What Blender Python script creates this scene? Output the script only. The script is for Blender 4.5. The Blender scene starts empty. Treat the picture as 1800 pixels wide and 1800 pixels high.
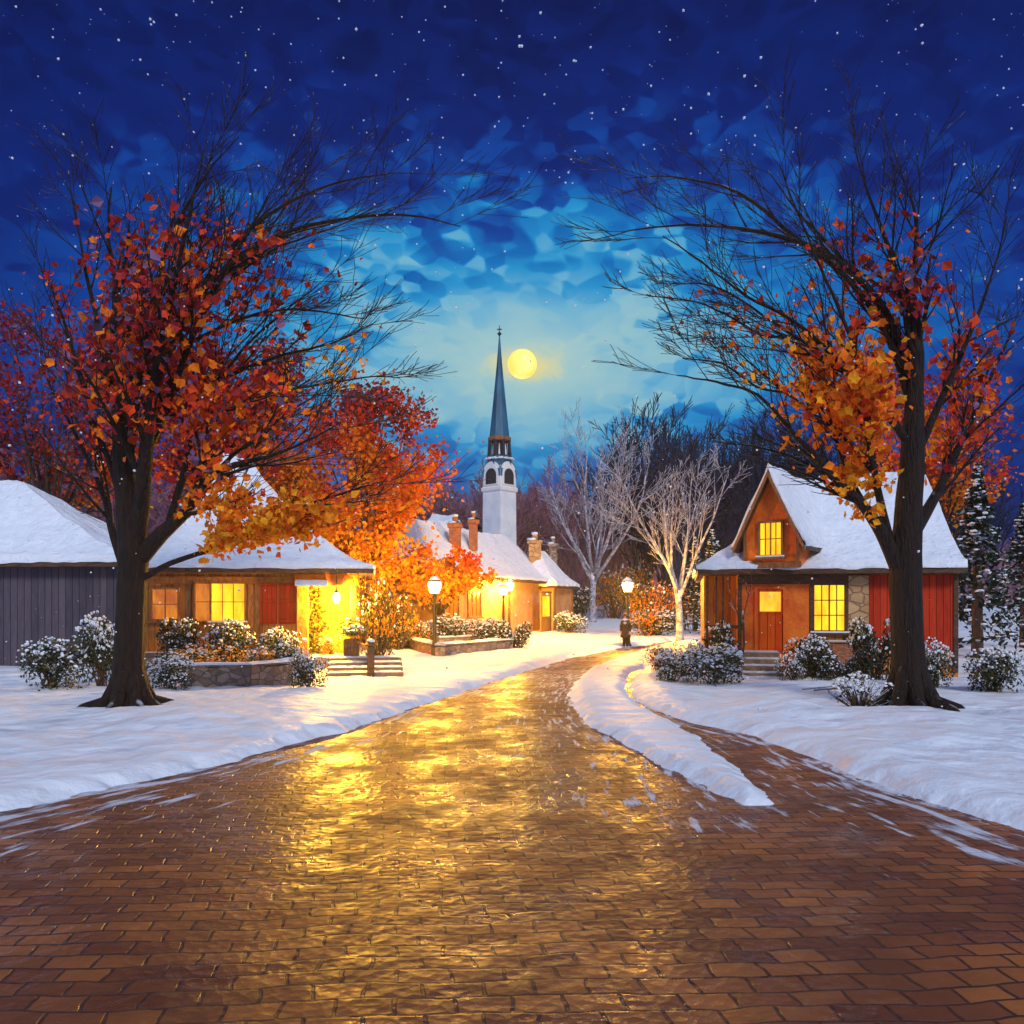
import bpy, math, random
import numpy as np
from mathutils import Vector, Matrix, noise
R = math.radians
S = bpy.context.scene
COL = S.collection
rnd = random.Random(7)

# ---------------------------------------------------------------- measuring helpers
F, HX, HY, CAMZ = 1500.0, 900.0, 1060.0, 2.4
def P(px, py, d): return Vector(((px-HX)/F*d, d, CAMZ-(py-HY)/F*d))
def X(px, d): return (px-HX)/F*d
def Z(py, d): return CAMZ-(py-HY)/F*d
def gz(x, y):
    if y < 32: return 0.0
    t = y-32
    if t < 80: return 0.0225*t
    return 1.8+0.0225*(t-80)
def G(px, py):
    d = F*CAMZ/(py-HY)
    if d > 32: d = (F*CAMZ+F*0.0225*32)/((py-HY)+F*0.0225)
    return Vector((X(px, d), d, gz(0, d)))
def V(*a): return Vector(a)
def nz(x, y, z=0.0, s=1.0): return noise.noise(Vector((x*s, y*s, z*s)))

# ---------------------------------------------------------------- scene graph helpers
WL = {}
def tag(o, label=None, cat=None, group=None, kind=None):
    if label: o['label'] = label
    if cat: o['category'] = cat
    if group: o['group'] = group
    if kind: o['kind'] = kind
    return o
def empty(name, loc, label=None, cat=None, group=None):
    o = bpy.data.objects.new(name, None); COL.objects.link(o)
    o.location = loc; o.empty_display_size = .2
    WL[o] = Vector(loc)
    return tag(o, label, cat, group)
def copy_tree(o, parent=None):
    c = o.copy(); COL.objects.link(c)
    if parent: c.parent = parent
    for ch in list(o.children): copy_tree(ch, c)
    return c

class MB:
    def __init__(s): s.v=[]; s.f=[]; s.m=[]; s.uv=None
    def add(s, vs, fs, mi=0):
        b=len(s.v); s.v.extend([tuple(v) for v in vs])
        for f in fs: s.f.append(tuple(i+b for i in f)); s.m.append(mi)
        return s
    def box(s, a, b, mi=0, rz=0, bev=0.0):
        (x0,y0,z0),(x1,y1,z1)=a,b
        c=V((x0+x1)/2,(y0+y1)/2,0)
        if bev>0:
            e=min(bev,(x1-x0)/2.2,(y1-y0)/2.2,(z1-z0)/2.2)
            rings=[]
            for z,i in ((z0,e),(z0+e,0),(z1-e,0),(z1,e)):
                q=i
                rings.append([(x0+q+e,y0+q,z),(x1-q-e,y0+q,z),(x1-q,y0+q+e,z),(x1-q,y1-q-e,z),(x1-q-e,y1-q,z),(x0+q+e,y1-q,z),(x0+q,y1-q-e,z),(x0+q,y0+q+e,z)])
            vs=[p for r in rings for p in r]; fs=[tuple(range(7,-1,-1)),tuple(range(24,32))]
            for k in range(3):
                for j in range(8): fs.append((k*8+j,k*8+(j+1)%8,(k+1)*8+(j+1)%8,(k+1)*8+j))
        else:
            vs=[(x0,y0,z0),(x1,y0,z0),(x1,y1,z0),(x0,y1,z0),(x0,y0,z1),(x1,y0,z1),(x1,y1,z1),(x0,y1,z1)]
            fs=[(3,2,1,0),(4,5,6,7),(0,1,5,4),(1,2,6,5),(2,3,7,6),(3,0,4,7)]
        if rz:
            m=Matrix.Rotation(rz,3,'Z'); vs=[m@(Vector(v)-c)+c for v in vs]
        return s.add(vs,fs,mi)
    def obox(s, o, ax, ay, az, mi=0):   # oriented box: origin corner + 3 edge vectors
        o,ax,ay,az=map(Vector,(o,ax,ay,az))
        vs=[o,o+ax,o+ax+ay,o+ay,o+az,o+ax+az,o+ax+ay+az,o+ay+az]
        return s.add(vs,[(3,2,1,0),(4,5,6,7),(0,1,5,4),(1,2,6,5),(2,3,7,6),(3,0,4,7)],mi)
    def lathe(s, prof, n=12, c=(0,0,0), mi=0, rot=0.0, sx=1, sy=1):
        vs=[];fs=[]
        for r,z in prof:
            for k in range(n):
                a=rot+2*math.pi*k/n
                vs.append((c[0]+r*sx*math.cos(a),c[1]+r*sy*math.sin(a),c[2]+z))
        L=len(prof)
        for i in range(L-1):
            for k in range(n): fs.append((i*n+k,i*n+(k+1)%n,(i+1)*n+(k+1)%n,(i+1)*n+k))
        fs.append(tuple(range(n-1,-1,-1))); fs.append(tuple((L-1)*n+k for k in range(n)))
        return s.add(vs,fs,mi)
    def tube(s, pts, rad, n=6, mi=0, cap=True):
        pts=[Vector(p) for p in pts]; L=len(pts)
        if L<2: return s
        t=(pts[1]-pts[0]).normalized()
        up=Vector((0,0,1)) if abs(t.z)<.9 else Vector((1,0,0))
        a=t.cross(up).normalized()
        vs=[];fs=[]
        for i in range(L):
            t=(pts[min(i+1,L-1)]-pts[max(i-1,0)])
            if t.length<1e-7: t=Vector((0,0,1))
            t.normalize()
            a=(a-t*a.dot(t))
            if a.length<1e-6: a=t.orthogonal()
            a.normalize(); b=t.cross(a)
            for k in range(n):
                w=2*math.pi*k/n
                vs.append(pts[i]+(a*math.cos(w)+b*math.sin(w))*rad[i])
        for i in range(L-1):
            for k in range(n): fs.append((i*n+k,i*n+(k+1)%n,(i+1)*n+(k+1)%n,(i+1)*n+k))
        if cap:
            fs.append(tuple(range(n-1,-1,-1))); fs.append(tuple((L-1)*n+k for k in range(n)))
        return s.add(vs,fs,mi)
    def grid(s, rows, mi=0):
        n=len(rows[0]); vs=[p for r in rows for p in r]; fs=[]
        for i in range(len(rows)-1):
            for k in range(n-1): fs.append((i*n+k,i*n+k+1,(i+1)*n+k+1,(i+1)*n+k))
        return s.add(vs,fs,mi)
    def blob(s, c, r, mi=0, sq=.7, seed=0):
        n,m=7,4; vs=[(c[0],c[1],c[2]-r*sq)]; fs=[]
        for i in range(1,m):
            th=math.pi*i/m-math.pi/2
            for k in range(n):
                a=2*math.pi*(k+.5*(i%2))/n
                q=r*(1+.28*math.sin(seed*3.1+k*2.3+i*1.7))
                vs.append((c[0]+q*math.cos(th)*math.cos(a),c[1]+q*math.cos(th)*math.sin(a),c[2]+q*sq*math.sin(th)))
        vs.append((c[0],c[1],c[2]+r*sq)); T=len(vs)-1
        for k in range(n): fs.append((0,1+(k+1)%n,1+k)); fs.append((T,T-n+k,T-n+(k+1)%n))
        for i in range(m-2):
            for k in range(n): fs.append((1+i*n+k,1+i*n+(k+1)%n,1+(i+1)*n+(k+1)%n,1+(i+1)*n+k))
        return s.add(vs,fs,mi)
    def build(s, name, mats, parent=None, smooth=False):
        if not isinstance(mats,(list,tuple)): mats=[mats]
        o0=WL.get(parent,Vector((0,0,0))) if parent else Vector((0,0,0))
        me=bpy.data.meshes.new(name)
        me.from_pydata([(v[0]-o0.x,v[1]-o0.y,v[2]-o0.z) for v in s.v],[],s.f)
        for m in mats: me.materials.append(m)
        if len(mats)>1: me.polygons.foreach_set('material_index',s.m)
        if smooth: me.polygons.foreach_set('use_smooth',[True]*len(me.polygons))
        me.update()
        o=bpy.data.objects.new(name,me); COL.objects.link(o)
        if parent: o.parent=parent; WL[o]=o0
        else: WL[o]=Vector((0,0,0))
        return o

# ---------------------------------------------------------------- materials
def newmat(name):
    m=bpy.data.materials.new(name); m.use_nodes=True
    nt=m.node_tree; b=nt.nodes['Principled BSDF']
    return m,nt,b
def N(nt,t,**k):
    n=nt.nodes.new(t)
    for a,v in sorted(k.items(),key=lambda t:t[0][0]=='_'):
        if a.startswith('_'): n.inputs[a[1:].replace('_',' ')].default_value=v
        else: setattr(n,a,v)
    return n
def c4(c): return (c[0],c[1],c[2],1)
def ramp(nt,fac,stops):
    r=nt.nodes.new('ShaderNodeValToRGB'); e=r.color_ramp.elements
    while len(e)<len(stops): e.new(.5)
    for i,(p,c) in enumerate(stops): e[i].position=p; e[i].color=c4(c)
    nt.links.new(fac,r.inputs[0]); return r
def math_(nt,op,a,b=None):
    n=nt.nodes.new('ShaderNodeMath'); n.operation=op
    for i,x in enumerate((a,b)):
        if x is None: continue
        if isinstance(x,(int,float)): n.inputs[i].default_value=x
        else: nt.links.new(x,n.inputs[i])
    return n.outputs[0]
def mixc(nt,f,a,b):
    n=nt.nodes.new('ShaderNodeMix'); n.data_type='RGBA'
    for i,x in ((0,f),(6,a),(7,b)):
        if isinstance(x,(int,float)): n.inputs[i].default_value=x
        elif isinstance(x,tuple): n.inputs[i].default_value=c4(x)
        else: nt.links.new(x,n.inputs[i])
    return n.outputs[2]
def snow_up(nt,lo=.35,hi=.75,amt=1.0,scale=3.0):
    """factor: settled snow on upward faces, broken by noise"""
    g=N(nt,'ShaderNodeNewGeometry'); s=N(nt,'ShaderNodeSeparateXYZ'); nt.links.new(g.outputs['Normal'],s.inputs[0])
    n=N(nt,'ShaderNodeTexNoise',_Scale=scale,_Detail=3.0); nt.links.new(g.outputs['Position'],n.inputs['Vector'])
    v=math_(nt,'ADD',s.outputs[2],math_(nt,'MULTIPLY',math_(nt,'SUBTRACT',n.outputs[0],.5),.9))
    mr=N(nt,'ShaderNodeMapRange',_From_Min=lo,_From_Max=hi,_To_Min=0.0,_To_Max=amt); nt.links.new(v,mr.inputs[0])
    return mr.outputs[0]
def mat(name,c1,c2=None,scale=4.0,rough=.7,bump=.3,bscale=None,stretch=(1,1,1),snow=0.0,detail=5.0,spec=.3,lo=.35,hi=.62,coord='Position',bdist=.05,slo=.4):
    m,nt,b=newmat(name); L=nt.links
    c2=c2 or tuple(x*.6 for x in c1)
    g=N(nt,'ShaderNodeNewGeometry'); mp=N(nt,'ShaderNodeMapping'); mp.inputs['Scale'].default_value=stretch
    if coord=='Object':
        t=N(nt,'ShaderNodeTexCoord'); L.new(t.outputs['Object'],mp.inputs[0])
    else: L.new(g.outputs['Position'],mp.inputs[0])
    n=N(nt,'ShaderNodeTexNoise',_Scale=scale,_Detail=detail,_Roughness=.65); L.new(mp.outputs[0],n.inputs['Vector'])
    r=ramp(nt,n.outputs[0],[(lo,c2),(hi,c1)])
    col=r.outputs[0]
    if snow>0: col=mixc(nt,snow_up(nt,lo=slo,hi=slo+.3,amt=snow),col,(.8,.83,.9))
    L.new(col,b.inputs['Base Color'])
    b.inputs['Roughness'].default_value=rough; b.inputs['Specular IOR Level'].default_value=spec
    if bump:
        n2=N(nt,'ShaderNodeTexNoise',_Scale=bscale or scale*3,_Detail=6.0); L.new(mp.outputs[0],n2.inputs['Vector'])
        bp=N(nt,'ShaderNodeBump',_Strength=bump,_Distance=bdist); L.new(n2.outputs[0],bp.inputs['Height']); L.new(bp.outputs[0],b.inputs['Normal'])
    return m
def mat_planks(name,c1,c2,w=.16,rough=.6,snow=0):
    m,nt,b=newmat(name); L=nt.links
    g=N(nt,'ShaderNodeNewGeometry')
    sp=N(nt,'ShaderNodeSeparateXYZ'); L.new(g.outputs['Position'],sp.inputs[0])
    u=math_(nt,'ADD',sp.outputs[0],math_(nt,'MULTIPLY',sp.outputs[1],.83))
    q=math_(nt,'DIVIDE',u,w); fr=math_(nt,'FRACT',q); fl=math_(nt,'FLOOR',q)
    gap=math_(nt,'LESS_THAN',fr,.09)
    wn=N(nt,'ShaderNodeTexWhiteNoise'); wn.noise_dimensions='1D'; L.new(fl,wn.inputs['W'])
    mp=N(nt,'ShaderNodeMapping'); mp.inputs['Scale'].default_value=(7,7,.9); L.new(g.outputs['Position'],mp.inputs[0])
    n=N(nt,'ShaderNodeTexNoise',_Scale=2.2,_Detail=6.0,_Roughness=.7); L.new(mp.outputs[0],n.inputs['Vector'])
    f=math_(nt,'ADD',math_(nt,'MULTIPLY',n.outputs[0],.8),math_(nt,'MULTIPLY',wn.outputs[0],.35))
    r=ramp(nt,f,[(.35,c2),(.8,c1)])
    col=mixc(nt,gap,r.outputs[0],tuple(x*.35 for x in c2))
    L.new(col,b.inputs['Base Color']); b.inputs['Roughness'].default_value=rough; b.inputs['Specular IOR Level'].default_value=.12
    h=math_(nt,'SUBTRACT',math_(nt,'MULTIPLY',n.outputs[0],.4),gap)
    bp=N(nt,'ShaderNodeBump',_Strength=.6,_Distance=.02); L.new(h,bp.inputs['Height']); L.new(bp.outputs[0],b.inputs['Normal'])
    return m
def mat_stone(name,c1,c2,scale=3.5,mortar=(.12,.1,.09),snow=.0,stretch=(1,1,1.5)):
    m,nt,b=newmat(name); L=nt.links
    g=N(nt,'ShaderNodeNewGeometry'); mp=N(nt,'ShaderNodeMapping'); mp.inputs['Scale'].default_value=stretch; L.new(g.outputs['Position'],mp.inputs[0])
    v=N(nt,'ShaderNodeTexVoronoi',_Scale=scale); v.feature='DISTANCE_TO_EDGE'; L.new(mp.outputs[0],v.inputs['Vector'])
    v2=N(nt,'ShaderNodeTexVoronoi',_Scale=scale); L.new(mp.outputs[0],v2.inputs['Vector'])
    n=N(nt,'ShaderNodeTexNoise',_Scale=9.0,_Detail=5.0); L.new(g.outputs['Position'],n.inputs['Vector'])
    sp=N(nt,'ShaderNodeSeparateColor'); L.new(v2.outputs['Color'],sp.inputs[0])
    f=math_(nt,'ADD',math_(nt,'MULTIPLY',sp.outputs[0],.6),math_(nt,'MULTIPLY',n.outputs[0],.5))
    r=ramp(nt,f,[(.2,c2),(.85,c1)])
    e=N(nt,'ShaderNodeMapRange',_From_Min=.02,_From_Max=.07); L.new(v.outputs['Distance'],e.inputs[0])
    col=mixc(nt,e.outputs[0],mortar,r.outputs[0])
    if snow: col=mixc(nt,snow_up(nt,lo=.4,amt=snow),col,(.8,.83,.9))
    L.new(col,b.inputs['Base Color']); b.inputs['Roughness'].default_value=.8
    h=math_(nt,'ADD',e.outputs[0],math_(nt,'MULTIPLY',n.outputs[0],.5))
    bp=N(nt,'ShaderNodeBump',_Strength=.7,_Distance=.04); L.new(h,bp.inputs['Height']); L.new(bp.outputs[0],b.inputs['Normal'])
    return m
def mat_emit(name,c,strength,var=None,scale=6.0):
    m,nt,b=newmat(name); L=nt.links
    b.inputs['Base Color'].default_value=c4(tuple(x*.3 for x in c)); b.inputs['Roughness'].default_value=.25
    b.inputs['Emission Strength'].default_value=strength
    if var:
        g=N(nt,'ShaderNodeNewGeometry'); n=N(nt,'ShaderNodeTexNoise',_Scale=scale,_Detail=3.0); 
        mp=N(nt,'ShaderNodeMapping'); mp.inputs['Scale'].default_value=(1,1,.35); L.new(g.outputs['Position'],mp.inputs[0]); L.new(mp.outputs[0],n.inputs['Vector'])
        r=ramp(nt,n.outputs[0],[(.36,var),(.6,c)]); L.new(r.outputs[0],b.inputs['Emission Color'])
    else: b.inputs['Emission Color'].default_value=c4(c)
    return m
def mat_snow(name,big=1.0,strokes=True,c=(.84,.85,.9)):
    m,nt,b=newmat(name); L=nt.links
    g=N(nt,'ShaderNodeNewGeometry')
    n=N(nt,'ShaderNodeTexNoise',_Scale=1.3*big,_Detail=7.0,_Roughness=.62); L.new(g.outputs['Position'],n.inputs['Vector'])
    ws=N(nt,'ShaderNodeTexNoise',_Scale=.9*big,_Detail=2.0); L.new(g.outputs['Position'],ws.inputs['Vector'])
    va=N(nt,'ShaderNodeVectorMath'); va.operation='MULTIPLY_ADD'; L.new(ws.outputs['Color'],va.inputs[0]); va.inputs[1].default_value=(1.2,1.2,1.2); L.new(g.outputs['Position'],va.inputs[2])
    mp=N(nt,'ShaderNodeMapping'); mp.inputs['Scale'].default_value=(.55,1.0,1.0); L.new(va.outputs[0],mp.inputs[0])
    v=N(nt,'ShaderNodeTexVoronoi',_Scale=1.5*big); v.feature='SMOOTH_F1'; v.inputs['Smoothness'].default_value=.35; L.new(mp.outputs[0],v.inputs['Vector'])
    h=math_(nt,'ADD',math_(nt,'MULTIPLY',n.outputs[0],.6),math_(nt,'MULTIPLY',v.outputs['Distance'],.55 if strokes else .15))
    bp=N(nt,'ShaderNodeBump',_Strength=.8,_Distance=.26/big); L.new(h,bp.inputs['Height']); L.new(bp.outputs[0],b.inputs['Normal'])
    r=ramp(nt,n.outputs[0],[(.35,tuple(x*.9 for x in c)),(.62,c)]); L.new(r.outputs[0],b.inputs['Base Color'])
    b.inputs['Roughness'].default_value=.55; b.inputs['Specular IOR Level'].default_value=.25
    return m
def mat_leaf(name,c,var=.4,snow=0.0,trans=.25):
    m,nt,b=newmat(name); L=nt.links
    g=N(nt,'ShaderNodeNewGeometry'); n=N(nt,'ShaderNodeTexNoise',_Scale=2.5,_Detail=4.0); L.new(g.outputs['Position'],n.inputs['Vector'])
    f=math_(nt,'ADD',math_(nt,'MULTIPLY',n.outputs[0],.55),math_(nt,'MULTIPLY',g.outputs['Random Per Island'],.5))
    r=ramp(nt,f,[(.25,tuple(x*(1-var) for x in c)),(.75,tuple(min(1,x*(1+var*.7)) for x in c))])
    col=r.outputs[0]
    if snow: col=mixc(nt,snow_up(nt,lo=.55,hi=.8,amt=snow,scale=5.0),col,(.8,.83,.88))
    L.new(col,b.inputs['Base Color']); b.inputs['Roughness'].default_value=.6; b.inputs['Specular IOR Level'].default_value=.2
    tr=N(nt,'ShaderNodeBsdfTranslucent'); L.new(col,tr.inputs[0]); mx=N(nt,'ShaderNodeMixShader'); mx.inputs[0].default_value=trans
    o=[x for x in nt.nodes if x.type=='OUTPUT_MATERIAL'][0]
    L.new(b.outputs[0],mx.inputs[1]); L.new(tr.outputs[0],mx.inputs[2]); L.new(mx.outputs[0],o.inputs[0])
    return m

M={}
M['snow']=mat_snow('snow',1.0)
M['snow_fine']=mat_snow('roof_snow',2.2)
M['snow_clump']=mat('snow_clump',(.86,.88,.92),(.74,.77,.84),3,.6,.3)
M['bark']=mat('dark_bark',(.032,.014,.007),(.006,.004,.003),5,.75,1.0,9,(3,3,.45),snow=.85,bdist=.14,slo=.72)
M['bark_mid']=mat('brown_bark',(.12,.06,.032),(.03,.016,.012),5,.8,.8,14,(3,3,.6),snow=.7)
M['bark_frost']=mat('frosted_bark',(.44,.45,.54),(.09,.08,.1),4,.7,.5,12,snow=1.0)
M['bark_wood']=mat('far_bark',(.03,.033,.065),(.012,.014,.032),1.5,.85,0)
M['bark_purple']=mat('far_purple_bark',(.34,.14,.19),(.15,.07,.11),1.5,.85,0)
M['timber']=mat('dark_timber',(.13,.06,.03),(.045,.022,.014),4,.65,.5,18,(1,1,3))
M['timber_warm']=mat('warm_timber',(.36,.15,.05),(.16,.06,.022),4,.6,.5,18,(3,3,.8))
M['red_planks']=mat_planks('red_planks',(.62,.05,.012),(.34,.018,.006),.17)
M['door_red']=mat_planks('door_red',(.95,.13,.008),(.7,.05,.005),.2)
M['orange_wall']=mat('orange_wall',(.95,.21,.012),(.75,.09,.008),1.8,.6,.5,9)
M['ochre_wall']=mat('ochre_wall',(.52,.23,.03),(.36,.13,.016),1.8,.6,.4,9)
M['brown_wall']=mat_planks('brown_planks',(.75,.27,.05),(.36,.11,.025),.22)
M['grey_wall']=mat_planks('grey_planks',(.13,.1,.12),(.06,.05,.065),.25)
M['stucco']=mat('stucco',(.56,.3,.13),(.4,.19,.07),1.2,.8,.4,8)
M['stone']=mat_stone('field_stone',(.36,.26,.2),(.15,.1,.08),3.4,snow=.8)
M['tan_stone']=mat_stone('tan_stone',(.62,.38,.17),(.42,.22,.09),2.2,(.3,.17,.08))
M['brick']=mat_stone('chimney_brick',(.5,.17,.06),(.3,.09,.04),7,(.2,.12,.09),stretch=(1,1,2.2))
M['white_paint']=mat('white_paint',(.84,.86,.88),(.68,.72,.78),.9,.55,.15,6)
M['white_trim']=mat('white_trim',(.86,.85,.82),(.78,.77,.75),2,.5,.1)
M['slate_blue']=mat('blue_slate',(.008,.13,.23),(.004,.045,.1),1.2,.55,.4,10,(2,2,.3),spec=.6)
M['dark_slate']=mat('dark_slate',(.02,.03,.05),(.01,.013,.02),2,.45,.3)
M['void']=mat('louvre_dark',(.035,.04,.05),(.012,.014,.018),5,.6,.4,20,(1,1,5))
M['iron']=mat('lamp_iron',(.05,.045,.03),(.02,.018,.014),8,.5,.3)
M['gold']=mat('gilt',(.7,.45,.1),(.5,.3,.06),5,.35,.1,spec=.6)
M['step']=mat('step_stone',(.34,.2,.11),(.2,.1,.05),4,.8,.5,snow=.75)
M['pane']=mat_emit('lit_pane',(1,.64,.014),1.45,(1,.36,.004),3.2)
M['pane_dim']=mat_emit('dim_lit_pane',(.85,.26,.015),.8,(.5,.1,.01),4)
M['pane_door']=mat_emit('door_pane',(1,.5,.02),1.4,(1,.3,.01),5)
M['moon']=mat_emit('moonlight',(1,.86,.22),1.25,(1,.68,.1),.07)
M['green']=mat_leaf('evergreen_leaf',(.04,.055,.014),.5,snow=.45)
M['green_dark']=mat_leaf('dark_evergreen_leaf',(.016,.026,.01),.5,snow=.35)
M['olive']=mat_leaf('olive_leaf',(.13,.09,.012),.5,snow=.3)
M['ivy']=mat_leaf('ivy_leaf',(.1,.11,.015),.5)
M['crimson']=mat_leaf('crimson_leaf',(.36,.02,.02),.5)
M['red']=mat_leaf('red_leaf',(.68,.06,.012),.4)
M['orange']=mat_leaf('orange_leaf',(.95,.2,.008),.3)
M['amber']=mat_leaf('amber_leaf',(1.0,.36,.012),.25)
M['mauve']=mat_leaf('mauve_leaf',(.2,.1,.2),.4)
M['coat']=mat('brown_coat',(.07,.045,.025),(.03,.02,.014),6,.85,.4,40)
M['trousers']=mat('dark_trousers',(.04,.028,.025),(.02,.015,.014),6,.85,.3,40)
M['hat']=mat('maroon_hat',(.12,.03,.025),(.06,.015,.014),6,.85,.3,40)
M['scarf']=mat('white_scarf',(.8,.8,.8),(.65,.65,.66),8,.85,.4,40)
M['skin']=mat('skin',(.55,.32,.22),(.48,.26,.17),6,.5,.1)
M['boot']=mat('pale_boot',(.55,.52,.5),(.3,.28,.27),6,.6,.2)
M['hair']=mat('dark_hair',(.03,.02,.012),(.015,.01,.008),10,.5,.3,40)
def lamp_glass():
    m,nt,b=newmat('lamp_glass'); L=nt.links
    e=N(nt,'ShaderNodeEmission',_Strength=9.0); e.inputs[0].default_value=(1,.72,.3,1)
    t=N(nt,'ShaderNodeBsdfTransparent'); x=N(nt,'ShaderNodeMixShader'); x.inputs[0].default_value=.45
    o=[q for q in nt.nodes if q.type=='OUTPUT_MATERIAL'][0]
    L.new(t.outputs[0],x.inputs[1]); L.new(e.outputs[0],x.inputs[2]); L.new(x.outputs[0],o.inputs[0]); return m
M['glass']=lamp_glass()

# ---------------------------------------------------------------- camera, sky, lights
cam=bpy.data.cameras.new('camera'); co=bpy.data.objects.new('camera',cam); COL.objects.link(co)
co.location=(0,0,CAMZ); co.rotation_euler=(R(90),0,0)
cam.sensor_width=36; cam.lens=30; cam.shift_y=160/1800; cam.clip_end=5000; cam.clip_start=.1
S.camera=co
S.view_settings.view_transform='Standard'; S.view_settings.look='None'; S.view_settings.exposure=0; S.view_settings.gamma=1
S.render.resolution_x=S.render.resolution_y=1024
cy=S.cycles; cy.use_denoising=True; cy.max_bounces=6; cy.diffuse_bounces=3; cy.glossy_bounces=3; cy.transparent_max_bounces=16
cy.sample_clamp_indirect=4.0; cy.caustics_reflective=False; cy.caustics_refractive=False
MOON=(P(918,640,1000)-V(0,0,CAMZ)).normalized()
w=bpy.data.worlds.new('World'); S.world=w; w.use_nodes=True
def world():
    nt=w.node_tree; L=nt.links; bg=nt.nodes['Background']
    tc=N(nt,'ShaderNodeTexCoord')
    D=tc.outputs['Generated']
    # broad dabs of cloud: cell-wise offsets of the glow
    mp=N(nt,'ShaderNodeMapping'); mp.inputs['Scale'].default_value=(.75,.75,1.25); mp.inputs['Rotation'].default_value=(0,R(20),0); L.new(D,mp.inputs[0])
    wn=N(nt,'ShaderNodeTexNoise',_Scale=9.0,_Detail=2.0); L.new(mp.outputs[0],wn.inputs['Vector'])
    wv=N(nt,'ShaderNodeVectorMath'); wv.operation='MULTIPLY_ADD'; L.new(wn.outputs['Color'],wv.inputs[0]); wv.inputs[1].default_value=(.05,.05,.05); L.new(mp.outputs[0],wv.inputs[2])
    v=N(nt,'ShaderNodeTexVoronoi',_Scale=62.0,_Smoothness=.3,feature='SMOOTH_F1'); L.new(wv.outputs[0],v.inputs['Vector'])
    v2=N(nt,'ShaderNodeTexVoronoi',_Scale=33.0,_Smoothness=.4,feature='SMOOTH_F1'); L.new(wv.outputs[0],v2.inputs['Vector'])
    n=N(nt,'ShaderNodeTexNoise',_Scale=6.0,_Detail=4.0); L.new(D,n.inputs['Vector'])
    def off(src,amt):
        a=N(nt,'ShaderNodeVectorMath'); a.operation='SUBTRACT'; L.new(src,a.inputs[0]); a.inputs[1].default_value=(.5,.5,.5)
        s=N(nt,'ShaderNodeVectorMath'); s.operation='SCALE'; L.new(a.outputs[0],s.inputs[0]); s.inputs['Scale'].default_value=amt; return s.outputs[0]
    d=N(nt,'ShaderNodeVectorMath'); d.operation='SUBTRACT'; L.new(D,d.inputs[0]); d.inputs[1].default_value=tuple(MOON)
    # dabs weaken close to the moon, where the sky is smoother
    ln=N(nt,'ShaderNodeVectorMath'); ln.operation='LENGTH'; L.new(d.outputs[0],ln.inputs[0])
    k=N(nt,'ShaderNodeMapRange',_From_Min=.03,_From_Max=.16,_To_Min=.08,_To_Max=1.0); L.new(ln.outputs['Value'],k.inputs[0])
    sm=None
    for src,amt in ((v.outputs['Color'],.07),(v2.outputs['Color'],.06),(n.outputs['Color'],.1)):
        o=off(src,amt)
        sc=N(nt,'ShaderNodeVectorMath'); sc.operation='SCALE'; L.new(o,sc.inputs[0]); L.new(k.outputs[0],sc.inputs['Scale'])
        a=N(nt,'ShaderNodeVectorMath'); a.operation='ADD'; L.new(sm or d.outputs[0],a.inputs[0]); L.new(sc.outputs[0],a.inputs[1]); sm=a.outputs[0]
    s3=N(nt,'ShaderNodeVectorMath'); s3.operation='MULTIPLY'; L.new(sm,s3.inputs[0]); s3.inputs[1].default_value=(.37,.3,1)
    r=N(nt,'ShaderNodeVectorMath'); r.operation='LENGTH'; L.new(s3.outputs[0],r.inputs[0])
    def q(a,b,c): return tuple(((x/255+.055)/1.055)**2.4 if x>10 else x/255/12.92 for x in (a,b,c))
    cr=ramp(nt,r.outputs['Value'],[(0,q(238,226,140)),(.008,q(222,218,160)),(.02,q(165,204,206)),(.07,q(110,180,212)),(.098,q(38,148,206)),(.125,q(16,112,186)),(.165,q(14,66,154)),(.22,q(12,34,112)),(.34,q(9,20,80)),(.62,q(8,16,62))])
    # added fill: unseen sky overhead and behind the viewer brightened to light the snow
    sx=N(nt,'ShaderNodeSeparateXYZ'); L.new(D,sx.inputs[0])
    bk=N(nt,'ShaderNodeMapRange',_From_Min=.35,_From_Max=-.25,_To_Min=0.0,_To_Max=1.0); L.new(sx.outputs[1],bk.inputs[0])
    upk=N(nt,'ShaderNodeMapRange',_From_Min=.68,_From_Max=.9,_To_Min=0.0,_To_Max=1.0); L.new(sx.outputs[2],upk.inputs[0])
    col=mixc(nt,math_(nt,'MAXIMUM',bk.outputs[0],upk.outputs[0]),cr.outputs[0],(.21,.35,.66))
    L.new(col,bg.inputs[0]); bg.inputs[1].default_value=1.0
world()
sl=bpy.data.lights.new('sun','SUN'); sl.energy=1.75; sl.angle=R(14); sl.color=(1,.98,.96)
so=bpy.data.objects.new('sun',sl); COL.objects.link(so)
so.rotation_euler=(-V(.3,-.85,.62)).to_track_quat('-Z','Y').to_euler(); so.location=(10,-10,40)
def point(loc,power,color=(1,.55,.14),r=.12,parent=None):
    l=bpy.data.lights.new('lamp_light','POINT'); l.energy=power; l.color=color; l.shadow_soft_size=r
    o=bpy.data.objects.new('lamp_light',l); COL.objects.link(o); o.location=Vector(loc)-(WL[parent] if parent else V(0,0,0))
    if parent: o.parent=parent
    return o
mo=MB(); mo.lathe([(13.2*math.cos(a),13.2*math.sin(a)) for a in [R(-89+178*i/16) for i in range(17)]],32)
moon=mo.build('moon',M['moon'],smooth=True); moon.location=V(0,0,CAMZ)+MOON*800
tag(moon,'full yellow moon shining in the pale glow right of the church spire','moon')

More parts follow.
